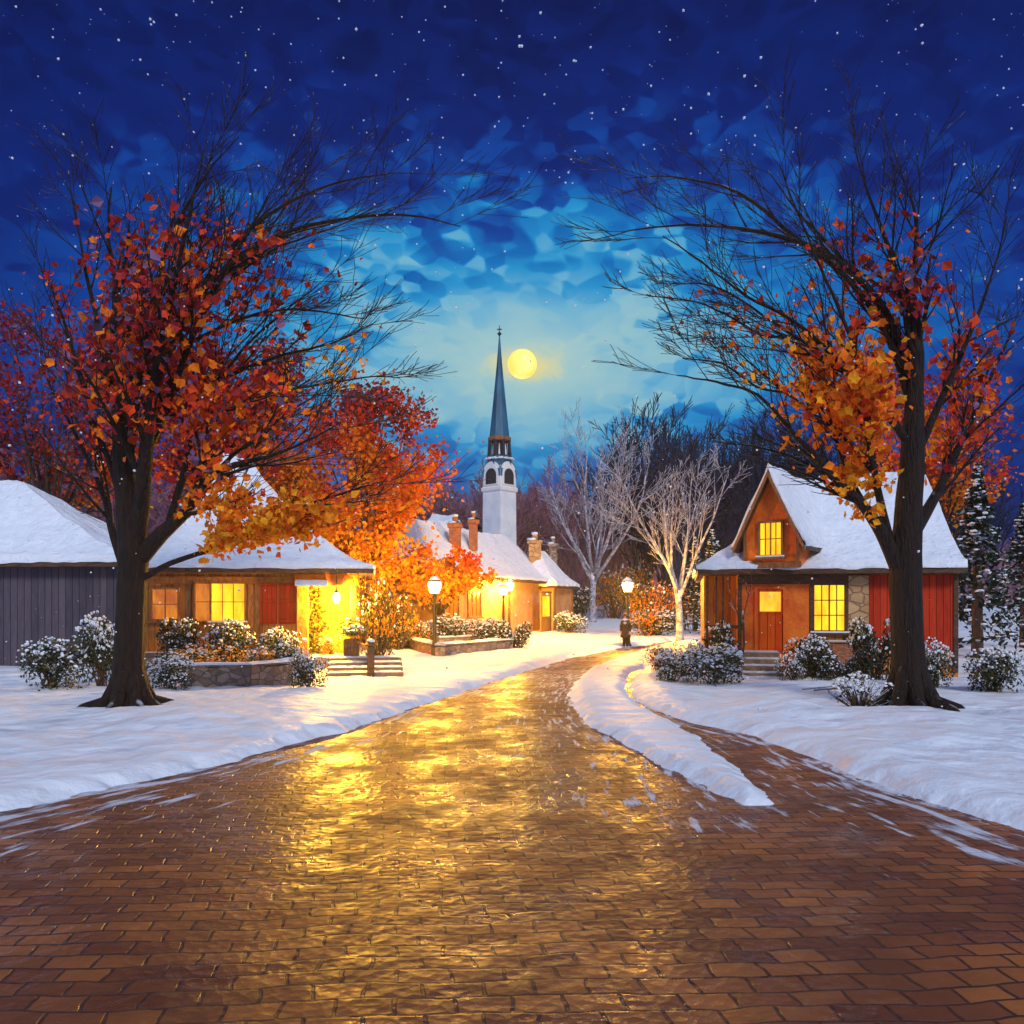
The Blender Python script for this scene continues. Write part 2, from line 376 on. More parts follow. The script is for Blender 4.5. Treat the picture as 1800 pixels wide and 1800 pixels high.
# ---------------------------------------------------------------- road outline, snow and bricks
def g2(l): return [tuple(G(*p)[:2]) for p in l]
left_edge=[(1180,1127),(1080,1142),(1000,1158),(930,1178),(860,1200),(800,1222),(700,1255),(600,1290),(500,1313),(380,1347),(181,1390),(-100,1450),(-600,1570),(-1500,1790)]
right_out=[(2900,1740),(2300,1600),(1960,1510),(1800,1462),(1597,1400),(1563,1389),(1475,1355),(1385,1317),(1310,1290),(1200,1266),(1144,1248),(1116,1228),(1106,1206),(1114,1188),(1130,1176)]
branch_l=[(1108,1184),(1100,1203),(1104,1222),(1122,1240),(1180,1268),(1228,1297),(1270,1327),(1310,1362),(1345,1396),(1356,1416)]
median_l=[(1310,1416),(1235,1382),(1167,1349),(1093,1310),(1040,1282),(1012,1255),(998,1225),(1005,1200),(1040,1174),(1095,1153),(1150,1138),(1182,1131)]
LE=np.array(g2(left_edge)); RO=np.array(g2(right_out)); ML=np.array(g2(median_l)); BL=np.array(g2(branch_l))
ROAD=np.concatenate([LE,[[-12,.3],[12,.3]],RO,BL,ML])
def seg_dist(px,py,poly,closed):
    n=len(poly); best=np.full(px.shape,1e9); arc=np.zeros(px.shape); s=0.0
    for i in range(n if closed else n-1):
        a=poly[i]; b=poly[(i+1)%n]; e=b-a; l=np.hypot(*e)+1e-9
        t=np.clip(((px-a[0])*e[0]+(py-a[1])*e[1])/l/l,0,1)
        d=np.hypot(px-a[0]-t*e[0],py-a[1]-t*e[1])
        m=d<best; best=np.where(m,d,best); arc=np.where(m,s+t*l,arc); s+=l
    return best,arc
def inside(px,py,poly):
    r=np.zeros(px.shape,bool); n=len(poly)
    for i in range(n):
        x1,y1=poly[i]; x2,y2=poly[(i+1)%n]
        c=((y1>py)!=(y2>py)); 
        with np.errstate(divide='ignore',invalid='ignore'):
            xi=(x2-x1)*(py-y1)/(y2-y1)+x1
        r^=(c&(px<xi))
    return r
def vnoise(x,y,s,seed=0):
    x=x*s+seed*17.3; y=y*s+seed*5.1
    xi=np.floor(x).astype(np.int64); yi=np.floor(y).astype(np.int64); fx=x-xi; fy=y-yi
    def h(a,b):
        k=(a*374761393+b*668265263+seed*1442695)&0x7fffffff; k=((k^(k>>13))*1274126177)&0x7fffffff
        return ((k^(k>>16))&0xffff)/65535.0-.5
    fx=fx*fx*(3-2*fx); fy=fy*fy*(3-2*fy)
    return (h(xi,yi)*(1-fx)+h(xi+1,yi)*fx)*(1-fy)+(h(xi,yi+1)*(1-fx)+h(xi+1,yi+1)*fx)*fy
def base_z(Y):
    return np.where(Y<32,0,np.where(Y<112,.0225*(Y-32),1.8+.0225*(Y-112)))
def road_fields(Xa,Ya):
    d,_=seg_dist(Xa,Ya,ROAD,True); ins=inside(Xa,Ya,ROAD)
    return np.where(ins,-d,d)
def grid_mesh(name,Xa,Ya,Za,m,keep=None,uv=None):
    nr,nc=Xa.shape
    idx=np.arange(nr*nc).reshape(nr,nc)
    q=np.stack([idx[:-1,:-1],idx[:-1,1:],idx[1:,1:],idx[1:,:-1]],-1).reshape(-1,4)
    if keep is not None: q=q[(keep.ravel()[q]).any(1)]
    used=np.unique(q); mapi=np.zeros(nr*nc,int); mapi[used]=np.arange(len(used)); q=mapi[q]
    co=np.stack([Xa.ravel(),Ya.ravel(),Za.ravel()],-1)[used]
    me=bpy.data.meshes.new(name); me.vertices.add(len(co)); me.vertices.foreach_set('co',co.ravel())
    me.loops.add(len(q)*4); me.loops.foreach_set('vertex_index',q.ravel().astype(np.int32))
    me.polygons.add(len(q)); me.polygons.foreach_set('loop_start',np.arange(0,len(q)*4,4,dtype=np.int32))
    me.polygons.foreach_set('use_smooth',np.ones(len(q),bool))
    if uv is not None:
        for nm,(a,b) in uv.items():
            l=me.uv_layers.new(name=nm); u=np.stack([a.ravel(),b.ravel()],-1)[used][q.ravel()]; l.data.foreach_set('uv',u.ravel().astype(np.float32))
    me.update(); me.validate(); me.materials.append(m)
    o=bpy.data.objects.new(name,me); COL.objects.link(o); return o
dr=np.concatenate([np.linspace(-30,3.2,24)[:-1],np.exp(np.linspace(math.log(3.2),math.log(60),400)),np.exp(np.linspace(math.log(62),math.log(430),50))])
uc=np.concatenate([-np.linspace(2.4,.8,22)[:-1],np.linspace(-.8,.8,440),np.linspace(.8,2.4,22)[1:]])
DD,UU=np.meshgrid(dr,uc,indexing='ij'); XX=UU*(np.maximum(DD,0)+2.5+np.where(DD<3.2,(3.2-DD)*.5,0)); YY=DD
sd=road_fields(XX,YY)
rag=vnoise(XX,YY,1.3,1)*.16+vnoise(XX,YY,4.0,2)*.12+vnoise(XX,YY,11.0,3)*.07
e=np.clip((sd+rag)/.5+.3,0,1); e=e*e*(3-2*e)
big=vnoise(XX,YY,.35,4)*.22+vnoise(XX,YY,.9,5)*.1+vnoise(XX,YY,2.4,6)*.06
far=np.clip(sd/2.5,0,1)
ZZ=base_z(YY)-.06+e*.17+big*far*np.clip(60/np.maximum(YY,1),0,1)+vnoise(XX,YY,5,7)*.03*e
# soft drifts: low bank along the kerb, mounds at the right
ZZ+=.10*np.exp(-((sd-.7)/.5)**2)*(sd>0)*np.clip(.6+vnoise(XX,YY,.5,9)*1.2,0,1.3)
for (px,py,hh,rr) in ((1390,1265,.34,1.0),(1330,1245,.15,1.0),(1180,1225,.12,1.5),(640,1230,.12,2.2),(420,1270,.14,2.0),(240,1266,.12,1.1),(1590,1268,.14,1.2),(1700,1320,.2,1.4)):
    g=G(px,py); ZZ+=hh*np.exp(-(((XX-g.x)/rr)**2+((YY-g.y)/(rr*1.2))**2))*np.clip(sd/1.0,0,1)
snow_ground=grid_mesh('snow_ground',XX,YY,ZZ,M['snow'],keep=(sd>-.9)); tag(snow_ground,kind='structure')
def mat_road():
    m,nt,b=newmat('wet_bricks'); L=nt.links
    uvn=N(nt,'ShaderNodeUVMap'); uvn.uv_map='bricks'; uv2=N(nt,'ShaderNodeUVMap'); uv2.uv_map='tracks'
    g=N(nt,'ShaderNodeNewGeometry')
    wn=N(nt,'ShaderNodeTexNoise',_Scale=1.6,_Detail=3.0); L.new(g.outputs['Position'],wn.inputs['Vector'])
    va=N(nt,'ShaderNodeVectorMath'); va.operation='MULTIPLY_ADD'; L.new(wn.outputs['Color'],va.inputs[0]); va.inputs[1].default_value=(.16,.16,0); L.new(uvn.outputs[0],va.inputs[2])
    br=N(nt,'ShaderNodeTexBrick',_Scale=1.0,_Mortar_Size=.016,_Brick_Width=.34,_Row_Height=.2,_Mortar_Smooth=.5,_Bias=.0)
    br.inputs['Color1'].default_value=(.2,.05,.012,1); br.inputs['Color2'].default_value=(.55,.17,.03,1); br.inputs['Mortar'].default_value=(.03,.015,.012,1)
    L.new(va.outputs[0],br.inputs['Vector'])
    n=N(nt,'ShaderNodeTexNoise',_Scale=3.0,_Detail=6.0,_Roughness=.7); L.new(g.outputs['Position'],n.inputs['Vector'])
    col=mixc(nt,math_(nt,'MULTIPLY',n.outputs[0],.7),br.outputs['Color'],(.1,.035,.02))
    n3=N(nt,'ShaderNodeTexNoise',_Scale=.7,_Detail=4.0); L.new(g.outputs['Position'],n3.inputs['Vector'])
    n4=N(nt,'ShaderNodeTexNoise',_Scale=.9,_Detail=5.0,_Roughness=.65); n4.noise_dimensions='4D'; n4.inputs['W'].default_value=3.0; L.new(g.outputs['Position'],n4.inputs['Vector'])
    dk=N(nt,'ShaderNodeMapRange',_From_Min=.4,_From_Max=.62,_To_Min=0.0,_To_Max=.6); L.new(n3.outputs[0],dk.inputs[0])
    col=mixc(nt,dk.outputs[0],col,(.09,.028,.014))
    vs=N(nt,'ShaderNodeTexVoronoi',_Scale=11.0); L.new(g.outputs['Position'],vs.inputs['Vector'])
    # trampled snow left in streaks along the tracks
    mp=N(nt,'ShaderNodeMapping'); mp.inputs['Scale'].default_value=(1.1,8.0,1); L.new(uv2.outputs[0],mp.inputs[0])
    s=N(nt,'ShaderNodeTexNoise',_Scale=1.0,_Detail=5.0,_Roughness=.6); L.new(mp.outputs[0],s.inputs['Vector'])
    sn=N(nt,'ShaderNodeTexNoise',_Scale=.28,_Detail=2.0); L.new(g.outputs['Position'],sn.inputs['Vector'])
    sv=math_(nt,'ADD',s.outputs[0],math_(nt,'MULTIPLY',math_(nt,'SUBTRACT',sn.outputs[0],.5),.35))
    ue=N(nt,'ShaderNodeUVMap'); ue.uv_map='edge'; se=N(nt,'ShaderNodeSeparateXYZ'); L.new(ue.outputs[0],se.inputs[0])
    eb=N(nt,'ShaderNodeMapRange',_From_Min=0.0,_From_Max=4.0,_To_Min=.08,_To_Max=-.2); L.new(se.outputs[0],eb.inputs[0])
    sv=math_(nt,'ADD',sv,eb.outputs[0])
    mr=N(nt,'ShaderNodeMapRange',_From_Min=.585,_From_Max=.67); L.new(sv,mr.inputs[0])
    f=math_(nt,'MULTIPLY',mr.outputs[0],.85)
    col=mixc(nt,f,col,(.66,.68,.76))
    L.new(col,b.inputs['Base Color'])
    ro=N(nt,'ShaderNodeMapRange',_From_Min=.44,_From_Max=.6,_To_Min=.25,_To_Max=.6); L.new(math_(nt,'ADD',math_(nt,'MULTIPLY',n.outputs[0],.45),math_(nt,'MULTIPLY',n4.outputs[0],.6)),ro.inputs[0])
    L.new(math_(nt,'ADD',ro.outputs[0],math_(nt,'MULTIPLY',f,.35)),b.inputs['Roughness'])
    b.inputs['Specular IOR Level'].default_value=.3
    h=math_(nt,'ADD',math_(nt,'SUBTRACT',math_(nt,'MULTIPLY',n.outputs[0],.9),math_(nt,'MULTIPLY',br.outputs['Fac'],.7)),math_(nt,'MULTIPLY',f,.5))
    bp=N(nt,'ShaderNodeBump',_Strength=.6,_Distance=.03); L.new(math_(nt,'ADD',h,math_(nt,'MULTIPLY',vs.outputs['Distance'],.45)),bp.inputs['Height']); L.new(bp.outputs[0],b.inputs['Normal'])
    return m
rd=np.exp(np.linspace(math.log(2.0),math.log(52),260)); ru=np.linspace(-1.3,1.3,260)
D2,U2=np.meshgrid(rd,ru,indexing='ij'); X2=U2*(D2+2); Y2=D2
s2=road_fields(X2,Y2); dl,al=seg_dist(X2,Y2,LE,False)
EDG=np.concatenate([RO[2:]]); dm,am=seg_dist(X2,Y2,ML[::-1],False); do,ao=seg_dist(X2,Y2,EDG,False)
dR,_=seg_dist(X2,Y2,RO,False); dM,_=seg_dist(X2,Y2,ML,False); left=(dM<dR)&(dl<dR+6)
tr=dl/(dl+np.minimum(dR,1e9)+.3)*7.0; ta=Y2*1.0+dl*.15
brick_road=grid_mesh('brick_road',X2,Y2,base_z(Y2)+vnoise(X2,Y2,1.1,11)*.02+vnoise(X2,Y2,3.5,12)*.008,mat_road(),keep=(s2<.8),uv={'bricks':(X2+.12*Y2+.25*vnoise(X2,Y2,.25,21),Y2-.05*X2+.5*vnoise(X2,Y2,.12,22)),'tracks':(ta,tr),'edge':(np.minimum(np.minimum(dl,dR),dM),tr*0)})
tag(brick_road,kind='structure')

# ---------------------------------------------------------------- trees
class Tree:
    def __init__(s,seed): s.r=random.Random(seed); s.lines=[]   # (level,pts,radii)
    def limb(s,p,d,L,r0,lev,maxlev,kids=(4,7),spread=(22,48),up=.15,wob=.12,ratio=.55,rr=.5,start=.25,r1=None,bias=None):
        n=max(4,int(5+L*1.2)) if lev<2 else (5 if lev<3 else 4)
        n=min(n,12); pts=[Vector(p)]; d=Vector(d).normalized(); rad=[r0]; r1=r1 if r1 else r0*.25
        ds=[d.copy()]
        for i in range(n):
            d=(d+Vector((s.r.gauss(0,1),s.r.gauss(0,1),s.r.gauss(0,.6)))*wob+Vector((0,0,up*.25))+(bias*.1 if bias else Vector((0,0,0)))).normalized()
            pts.append(pts[-1]+d*L/n); rad.append(r0+(r1-r0)*((i+1)/n)**.85); ds.append(d.copy())
        s.lines.append((lev,pts,rad))
        if lev<maxlev: s.kids(pts,rad,ds,L,lev,maxlev,kids,spread,up,wob,ratio,rr,start,bias)
    def kids(s,pts,rad,ds,L,lev,maxlev,kids,spread,up,wob,ratio,rr,start,bias=None):
        n=len(pts)-1; k=s.r.randint(*kids)
        for j in range(k):
            t=start+(1-start)*(j+s.r.random())/k; t=min(t,.985)
            i=min(int(t*n),n-1); f=t*n-i
            p=pts[i].lerp(pts[i+1],f); d0=ds[i]; r=rad[i]+(rad[i+1]-rad[i])*f
            ax=d0.orthogonal().normalized(); ax.rotate(Matrix.Rotation(s.r.uniform(0,6.28),3,d0))
            d=d0.copy(); d.rotate(Matrix.Rotation(R(s.r.uniform(*spread)),3,ax))
            if d.z<-.1: d.z*=-.3
            s.limb(p,d,L*ratio*s.r.uniform(.7,1.2)*(1.15-.45*t),max(r*rr,.004),lev+1,maxlev,kids,spread,up,wob,ratio,rr,.2,bias=bias)
    def tips(s,minlev):
        return [p for lev,pts,_ in s.lines if lev>=minlev for p in pts[len(pts)//2:]]
    def build(s,parent,m,split=1,minr=0.0,bend=None):
        a,b=MB(),MB()
        for lev,pts,rad in s.lines:
            (a if lev<=split else b).tube(pts,[max(q,minr) for q in rad],{0:10,1:8,2:5}.get(lev,3))
        a.build('trunk',m,parent,True)
        if b.v: b.build('branches',m,parent,True)
def leaf_obj(name,pts,sizes,mats,pick,parent,r,aspect=.7,flat=.0,maple=False):
    mb=MB()
    for p,sz in zip(pts,sizes):
        n=Vector((r.gauss(0,1),r.gauss(0,1)-.5,r.gauss(0,1)+flat)).normalized(); a=n.orthogonal().normalized(); a.rotate(Matrix.Rotation(r.uniform(0,6.28),3,n)); b=n.cross(a)
        a=a*sz*.5; b=b*sz*.5*aspect; k=n*sz*.12
        if maple and r.random()<.65:
            pr=[(0,1.0),(26,.68),(56,.92),(92,.6),(135,.78),(172,.5)]; pr=[(an+r.uniform(-7,7)*(an>0),rr*r.uniform(.8,1.12)) for an,rr in pr]
            vs=[]
            for an,rr in pr+[(360-x,y) for x,y in pr[::-1][:-1]]:
                vs.append(p+a*(rr*math.cos(R(an)))+b*(rr*1.2*math.sin(R(an)))+n*sz*(.16*abs(math.sin(R(an)))-.1*rr*math.cos(R(an))*r.random()))
            m=len(vs); mb.add(vs+[p],[(i,(i+1)%m,m) for i in range(m)],pick(p,r)); continue
        mb.add([p-a,p-a*.2+b+k,p+a,p-a*.2-b+k],[(0,1,2),(0,2,3)],pick(p,r))
        
    return mb.build(name,mats,parent)

def px_limb(T,pts,lev,scale=19/1500.,d0=19.,rs=random.Random(3),depth=0.0):
    """a limb measured as (px,py,half width px); gets its own wander in depth"""
    out=[];rad=[]
    dy=rs.uniform(-1,1)*depth
    n=len(pts)
    # smooth by catmull-rom
    for i in range(n-1):
        p0,p1,p2,p3=pts[max(i-1,0)],pts[i],pts[i+1],pts[min(i+2,n-1)]
        for k in range(4):
            t=k/4
            def cr(j): return .5*((2*p1[j])+(-p0[j]+p2[j])*t+(2*p0[j]-5*p1[j]+4*p2[j]-p3[j])*t*t+(-p0[j]+3*p1[j]-3*p2[j]+p3[j])*t**3)
            q=(i+t)/(n-1); d=d0+dy*q
            out.append(P(cr(0)+rs.uniform(-1.5,1.5)*q,cr(1)+rs.uniform(-1.5,1.5)*q,d)); rad.append(max(.006,cr(2)*scale))
    out.append(P(pts[-1][0],pts[-1][1],d0+dy)); rad.append(max(.006,pts[-1][2]*scale))
    T.lines.append((lev,out,rad))
    ds=[(out[min(i+1,len(out)-1)]-out[max(i-1,0)]).normalized() for i in range(len(out))]
    return out,rad,ds
def roots(T,c,r,seed,n=7):
    q=random.Random(seed)
    for k in range(n):
        a=2*math.pi*k/n+q.uniform(-.3,.3); L=r*q.uniform(1.9,2.6)
        d=Vector((math.cos(a),math.sin(a),0))
        pts=[c+d*r*.2+V(0,0,r*3.4),c+d*r*.72+V(0,0,r*1.3),c+d*r*1.25+V(0,0,r*.5),c+d*L+V(0,0,.1),c+d*(L*1.5)+V(0,0,-.3)]
        T.lines.append((0,pts,[r*.3,r*.4,r*.33,r*.2,r*.08]))

def fore_tree(name,label,trunk,limbs,seed,leafspec,d0=19.):
    g=P(trunk[0][0],trunk[0][1],d0); base=V(g.x,d0,0)
    root=empty(name,base,label,'tree','large trees in the foreground')
    T=Tree(seed); rs=random.Random(seed)
    o,r,ds=px_limb(T,trunk,0,d0/1500,d0,rs,0)
    h=len(o)*6//10; T.kids(o[h:],r[h:],ds[h:],4.5,1,3,(12,14),(20,50),.12,.09,.5,.5,.1)
    roots(T,base,trunk[2][2]*d0/1500*1.15,seed)
    for L in limbs:
        dep=2.2 if len(L)>5 else 1.4
        o,r,ds=px_limb(T,L,1,d0/1500,d0,rs,dep)
        ln=sum((o[i+1]-o[i]).length for i in range(len(o)-1))
        T.kids(o,r,ds,min(ln,6)*.8,1,3,(9,13),(14,44),.12,.1,.5,.5,.15)
    T.build(root,M['bark'],split=1,minr=.007)
    q=random.Random(seed+5); pts=[];sz=[]
    tw=[p for lev,pp,_ in T.lines if lev>=2 for p in pp]
    def pix(p): return (HX+p.x*F/p.y, HY-(p.z-CAMZ)*F/p.y)
    for (x,y,rx,ry,cnt,s0,s1,hue) in leafspec:
        near=[p for p in tw if ((pix(p)[0]-x)/rx)**2+((pix(p)[1]-y)/ry)**2<.35+1.7*q.random()**2]
        if not near: continue
        for _ in range(cnt):
            p=q.choice(near)+Vector((q.gauss(0,.16),q.gauss(0,.3),q.gauss(0,.14)))
            pts.append((p,hue)); sz.append(q.uniform(s0*.65,s1*.95))
    hues={tuple(p):h for p,h in pts}
    table={'dark':(0,0,0,1,1,4,2),'red':(0,1,1,2,2,4),'orange':(1,2,2,3,3,2),'amber':(2,3,3,3)}
    leaf_obj('crown',[p for p,_ in pts],sz,[M['crimson'],M['red'],M['orange'],M['amber'],M['mauve']],lambda p,r:r.choice(table[hues[tuple(p)]]),root,q,.8,.0,True)
    return root
fore_tree('leaning_maple','large dark maple with red and orange leaves at the left of the road',
 [(228,1275,44),(226,1232,33),(226,1190,28),(229,1100,25),(232,1020,25),(234,965,26),(226,900,21),(218,830,18),(213,760,15),(210,680,11),(200,590,8),(204,500,5),(190,420,3),(196,330,1.5)],
 [[(240,965,17),(248,890,15),(254,820,13),(263,740,10),(275,650,8),(292,560,6),(315,460,4),(342,340,2),(360,260,1)],
  [(256,800,8),(283,740,7),(305,680,6),(335,600,5),(380,505,4),(430,420,2.5),(480,330,1)],
  [(244,985,15),(285,938,13),(325,902,10),(346,872,8),(362,846,7),(395,825,6),(432,812,5),(472,802,3),(540,775,2),(600,742,1)],
  [(296,925,8),(318,850,7),(330,800,5),(345,740,4),(372,688,3),(420,622,2.5),(475,568,2),(560,500,1)],
  [(254,1015,6),(300,990,5),(370,965,4),(402,940,3.5),(440,938,3),(500,910,3),(560,880,2.5),(640,855,1.6),(672,846,.8)],
  [(216,990,9),(196,930,7),(185,880,5),(160,820,4),(120,740,3),(70,640,1.5)],
  [(212,870,7),(188,800,5),(160,720,4),(130,620,3),(90,500,1.5)],
  [(212,740,6),(190,640,5),(165,540,4),(140,420,2),(120,300,1)],
  [(268,720,6),(335,692,5),(420,652,4),(500,624,3),(580,604,2),(655,570,1)],
  [(345,745,4),(400,722,3.5),(470,692,3),(540,680,2),(620,666,1.5),(700,660,.8)],
  [(290,580,5),(350,540,4),(400,492,3.5),(440,440,3),(490,380,2),(545,300,1)],
  [(300,530,4),(350,500,3.5),(420,470,3),(500,430,2),(600,395,1.4),(680,350,.8)],
  [(268,690,5),(310,600,4),(335,520,3.5),(352,430,2.5),(372,320,1.2)],
  [(360,850,4),(410,800,3.5),(455,770,3),(500,730,2),(560,690,1)],
  [(340,600,4),(400,570,3),(470,548,2.5),(540,545,2),(640,560,1)],
  [(278,650,8),(330,548,6.5),(398,470,5.5),(490,415,4.5),(600,385,3),(720,378,2),(810,398,.8)],
  [(255,760,7),(290,640,6),(345,520,5),(420,420,4),(520,350,3),(640,310,1.5),(740,305,.8)],
  [(228,850,8),(240,700,7),(262,560,5),(300,420,4),(360,310,2),(420,240,1)]],31,
 [(270,470,140,90,320,.14,.3,'dark'),(250,660,120,110,917,0.16,0.38,'dark'),(300,760,120,120,917,0.13,0.34,'red'),(300,520,190,130,804,0.13,0.34,'dark'),(430,470,180,80,87,0.13,0.31,'red'),
  (420,945,130,50,1354,0.09,0.27,'amber'),(500,915,120,45,917,0.09,0.27,'orange'),(380,710,130,70,568,0.12,0.31,'red'),(330,900,90,60,349,0.09,0.27,'orange'),(580,640,120,60,87,0.12,0.25,'amber')])
fore_tree('leaning_maple','large dark maple with sparse orange leaves right of the red cottage',
 [(1598,1275,48),(1598,1232,36),(1598,1190,30),(1594,1100,27),(1592,1000,27),(1597,900,23),(1604,800,20),(1608,700,15),(1612,600,10),(1602,500,6),(1612,420,4),(1600,330,1.5)],
 [[(1584,1010,15),(1556,948,12),(1530,905,10),(1500,870,8),(1470,845,6.5),(1432,800,5),(1400,768,4),(1360,722,3),(1320,688,2.5),(1260,672,2),(1190,660,1)],
  [(1566,955,8),(1547,880,7),(1536,820,6),(1527,740,5),(1510,640,4),(1482,560,3),(1442,470,2.5),(1400,370,1.5),(1370,290,1)],
  [(1604,790,9),(1570,742,7),(1530,700,6),(1490,655,5),(1450,612,4),(1392,562,3),(1312,520,2.3),(1232,460,1.6),(1165,415,1)],
  [(1606,690,8),(1572,600,6),(1545,540,5),(1500,478,4),(1452,425,3),(1400,370,2),(1350,300,1)],
  [(1490,655,4),(1442,626,3.5),(1400,594,3),(1340,590,2.5),(1290,560,2),(1220,530,1.5),(1130,518,.8)],
  [(1536,830,5),(1482,770,4),(1432,728,3),(1382,690,2.5),(1320,640,1.6),(1270,590,1)],
  [(1470,846,3.5),(1440,828,3),(1390,802,2.5),(1330,786,1.6),(1285,776,.8)],
  [(1606,600,7),(1582,500,5),(1560,430,4),(1530,350,2.5),(1500,250,1)],
  [(1400,594,3),(1350,560,2.5),(1290,520,2),(1240,500,1.5),(1170,500,.8)],
  [(1382,690,2.5),(1330,680,2),(1270,640,1.6),(1200,630,1)],
  [(1604,940,12),(1640,880,9),(1680,800,6),(1725,700,4),(1780,580,2)],
  [(1612,800,8),(1655,700,6),(1700,600,4),(1745,480,2),(1770,380,1)],
  [(1607,650,8),(1545,530,6.5),(1455,448,5.5),(1345,410,4),(1230,396,2.5),(1130,402,1.5),(1050,420,.8)],
  [(1604,720,8),(1560,590,6),(1490,490,5),(1400,420,4),(1300,340,3),(1180,310,1.5),(1100,315,.8)],
  [(1530,900,4),(1490,830,3),(1465,760,2.5),(1450,680,2),(1420,600,1.2)]],57,
 [(1560,470,110,100,140,.14,.28,'dark'),(1520,700,110,110,939,0.13,0.36,'orange'),(1570,780,60,120,568,0.13,0.34,'orange'),(1450,640,110,90,196,0.12,0.29,'amber'),(1560,860,60,60,349,0.12,0.29,'amber'),(1420,560,180,110,229,0.12,0.27,'red'),(1600,560,90,120,262,0.13,0.34,'dark'),(1680,700,90,130,436,0.13,0.34,'red')])

def crown_tree(name,label,base,h,crown,leaves,seed,bark,cat='tree',group=None,lean=0):
    """trunk with limbs, then leaves in clumps round the twigs of an uneven ellipsoid; crown=(centre,(rx,ry,rz))"""
    root=empty(name,base,label,cat,group); T=Tree(seed)
    c,(rx,ry,rz)=crown; base=Vector(base); q=random.Random(seed)
    fork=base.lerp(Vector(c),.45); fork.z=base.z+(c[2]-base.z)*.45
    T.lines.append((0,[base+V(0,0,-.2),base.lerp(fork,.5)+V(.08,0,0),fork],[h*.022,h*.017,h*.014]))
    clumps=[]
    for k in range(26):
        a=q.uniform(0,6.28); zz=q.uniform(-.8,1); rr=math.sqrt(max(.05,1-zz*zz*.8))*q.uniform(.45,1.02)
        t=Vector((c[0]+rx*rr*math.cos(a),c[1]+ry*rr*math.sin(a),c[2]+rz*zz))
        mid=fork.lerp(t,.5)+Vector((q.uniform(-.3,.3),q.uniform(-.3,.3),q.uniform(0,.4)))
        pts=[fork,fork.lerp(mid,.5),mid,mid.lerp(t,.5)+V(0,0,.1),t]; rad=[h*.008,h*.006,h*.004,h*.0025,.01]
        T.lines.append((1,pts,rad))
        ds=[(t-fork).normalized()]*5
        T.kids(pts,rad,ds,(t-fork).length*.5,1,3,(4,6),(18,50),.15,.12,.5,.5,.35)
        clumps.append((t,q.uniform(.2,.36)*min(rx,rz)))
    T.build(root,bark,split=1,minr=.008)
    pts=[];sz=[]
    tips=T.tips(2)
    for _ in range(leaves):
        if q.random()<.5: p=q.choice(tips)+Vector((q.gauss(0,.16),q.gauss(0,.16),q.gauss(0,.14)))
        else:
            t,s=q.choice(clumps); p=t+Vector((q.gauss(0,s*.55),q.gauss(0,s*.55),q.gauss(0,s*.5)))
        pts.append(p); sz.append(q.uniform(.12,.3))
    lo=c[2]-rz; 
    def pick(p,r):
        f=(p.z-lo)/(2*rz)+nz(p.x,p.y,p.z,.55)*.55+r.gauss(0,.12)+lean
        return 3 if f<.18 else 2 if f<.55 else 1 if f<.85 else 0 if r.random()<.75 else 4
    leaf_obj('crown',pts,sz,[M['crimson'],M['red'],M['orange'],M['amber'],M['mauve']],pick,root,q,.8)
    return root
def gp(x,y): return V(x,y,gz(x,y))
crown_tree('maple','tall maple in full orange and red leaf between the left cottage and the lamp',gp(X(655,39),39),9.6,(P(632,872,39.5),(3.9,2.4,4.4)),21000,11,M['bark_mid'],group='autumn maples',lean=-.16)
crown_tree('maple','crimson maple rising behind the snowy roof of the left cottage',gp(X(440,42),42),12,(P(430,765,42),(5.4,3.2,3.6)),15000,12,M['bark_mid'],group='autumn maples',lean=.42)
crown_tree('maple','small amber maple against the wall of the long stucco house',gp(X(770,41.5),41.5),5,(P(775,1012,41.2),(2.3,1.3,1.35)),4200,14,M['bark_mid'],group='autumn maples',lean=-.25)
crown_tree('maple','dark red maple beside the grey house at the far left',gp(X(60,40),40),12,(P(120,720,40),(5.0,3,4.2)),8000,15,M['bark_mid'],group='autumn maples',lean=.6)
crown_tree('maple','russet maple showing above the roof of the red cottage',gp(X(1640,40),40),10,(P(1640,800,40),(3.6,3,3.4)),6000,16,M['bark_mid'],group='autumn maples',lean=.1)

def bare_tree(name,label,base,h,seed,m,group=None,cat='bare tree',spread=(18,42),limbs=7,fork=.28,maxlev=4,minr=.012,kids=(4,6),tr=.028):
    root=empty(name,base,label,cat,group); T=Tree(seed); q=random.Random(seed); b=Vector(base)
    top=b+V(q.uniform(-.15,.15),0,h*fork)
    T.lines.append((0,[b+V(0,0,-.3),b+V(0,0,h*.03),b.lerp(top,.5)+V(q.uniform(-.1,.1),0,0),top],[h*tr*1.5,h*tr,h*tr*.85,h*tr*.75]))
    for k in range(limbs):
        a=2*math.pi*k/limbs+q.uniform(-.35,.35); s=R(q.uniform(*spread))*(.35 if k==0 else 1)
        st=b.lerp(top,q.uniform(.72,1.0))
        d=Vector((math.cos(a)*math.sin(s),math.sin(a)*math.sin(s),math.cos(s)))
        T.limb(st,d,h*(1-fork)*q.uniform(.75,1.0),h*tr*.5,1,maxlev,kids,(16,40),.22,.07,.5,.55,.18)
    T.build(root,m,split=1,minr=minr)
    return root
d=47.4; bare_tree('frosted_tree','frost white bare tree beside the bushes left of the red cottage',gp(X(1195,45),45),9.9,21,M['bark_frost'],'frosted trees',minr=.011,tr=.021)
bare_tree('frosted_tree','taller frost white bare tree behind the end of the long house',gp(X(1041,66),66),14.2,22,M['bark_frost'],'frosted trees',minr=.016,spread=(16,44),limbs=8,tr=.021)
bare_tree('bare_tree','bare brown sapling leaning over the porch of the red cottage',V(X(1296,26.8),26.6,0),3.6,23,M['bark_mid'],None,'bare tree',maxlev=3,limbs=3,fork=.6,minr=.008,tr=.012,kids=(2,3))
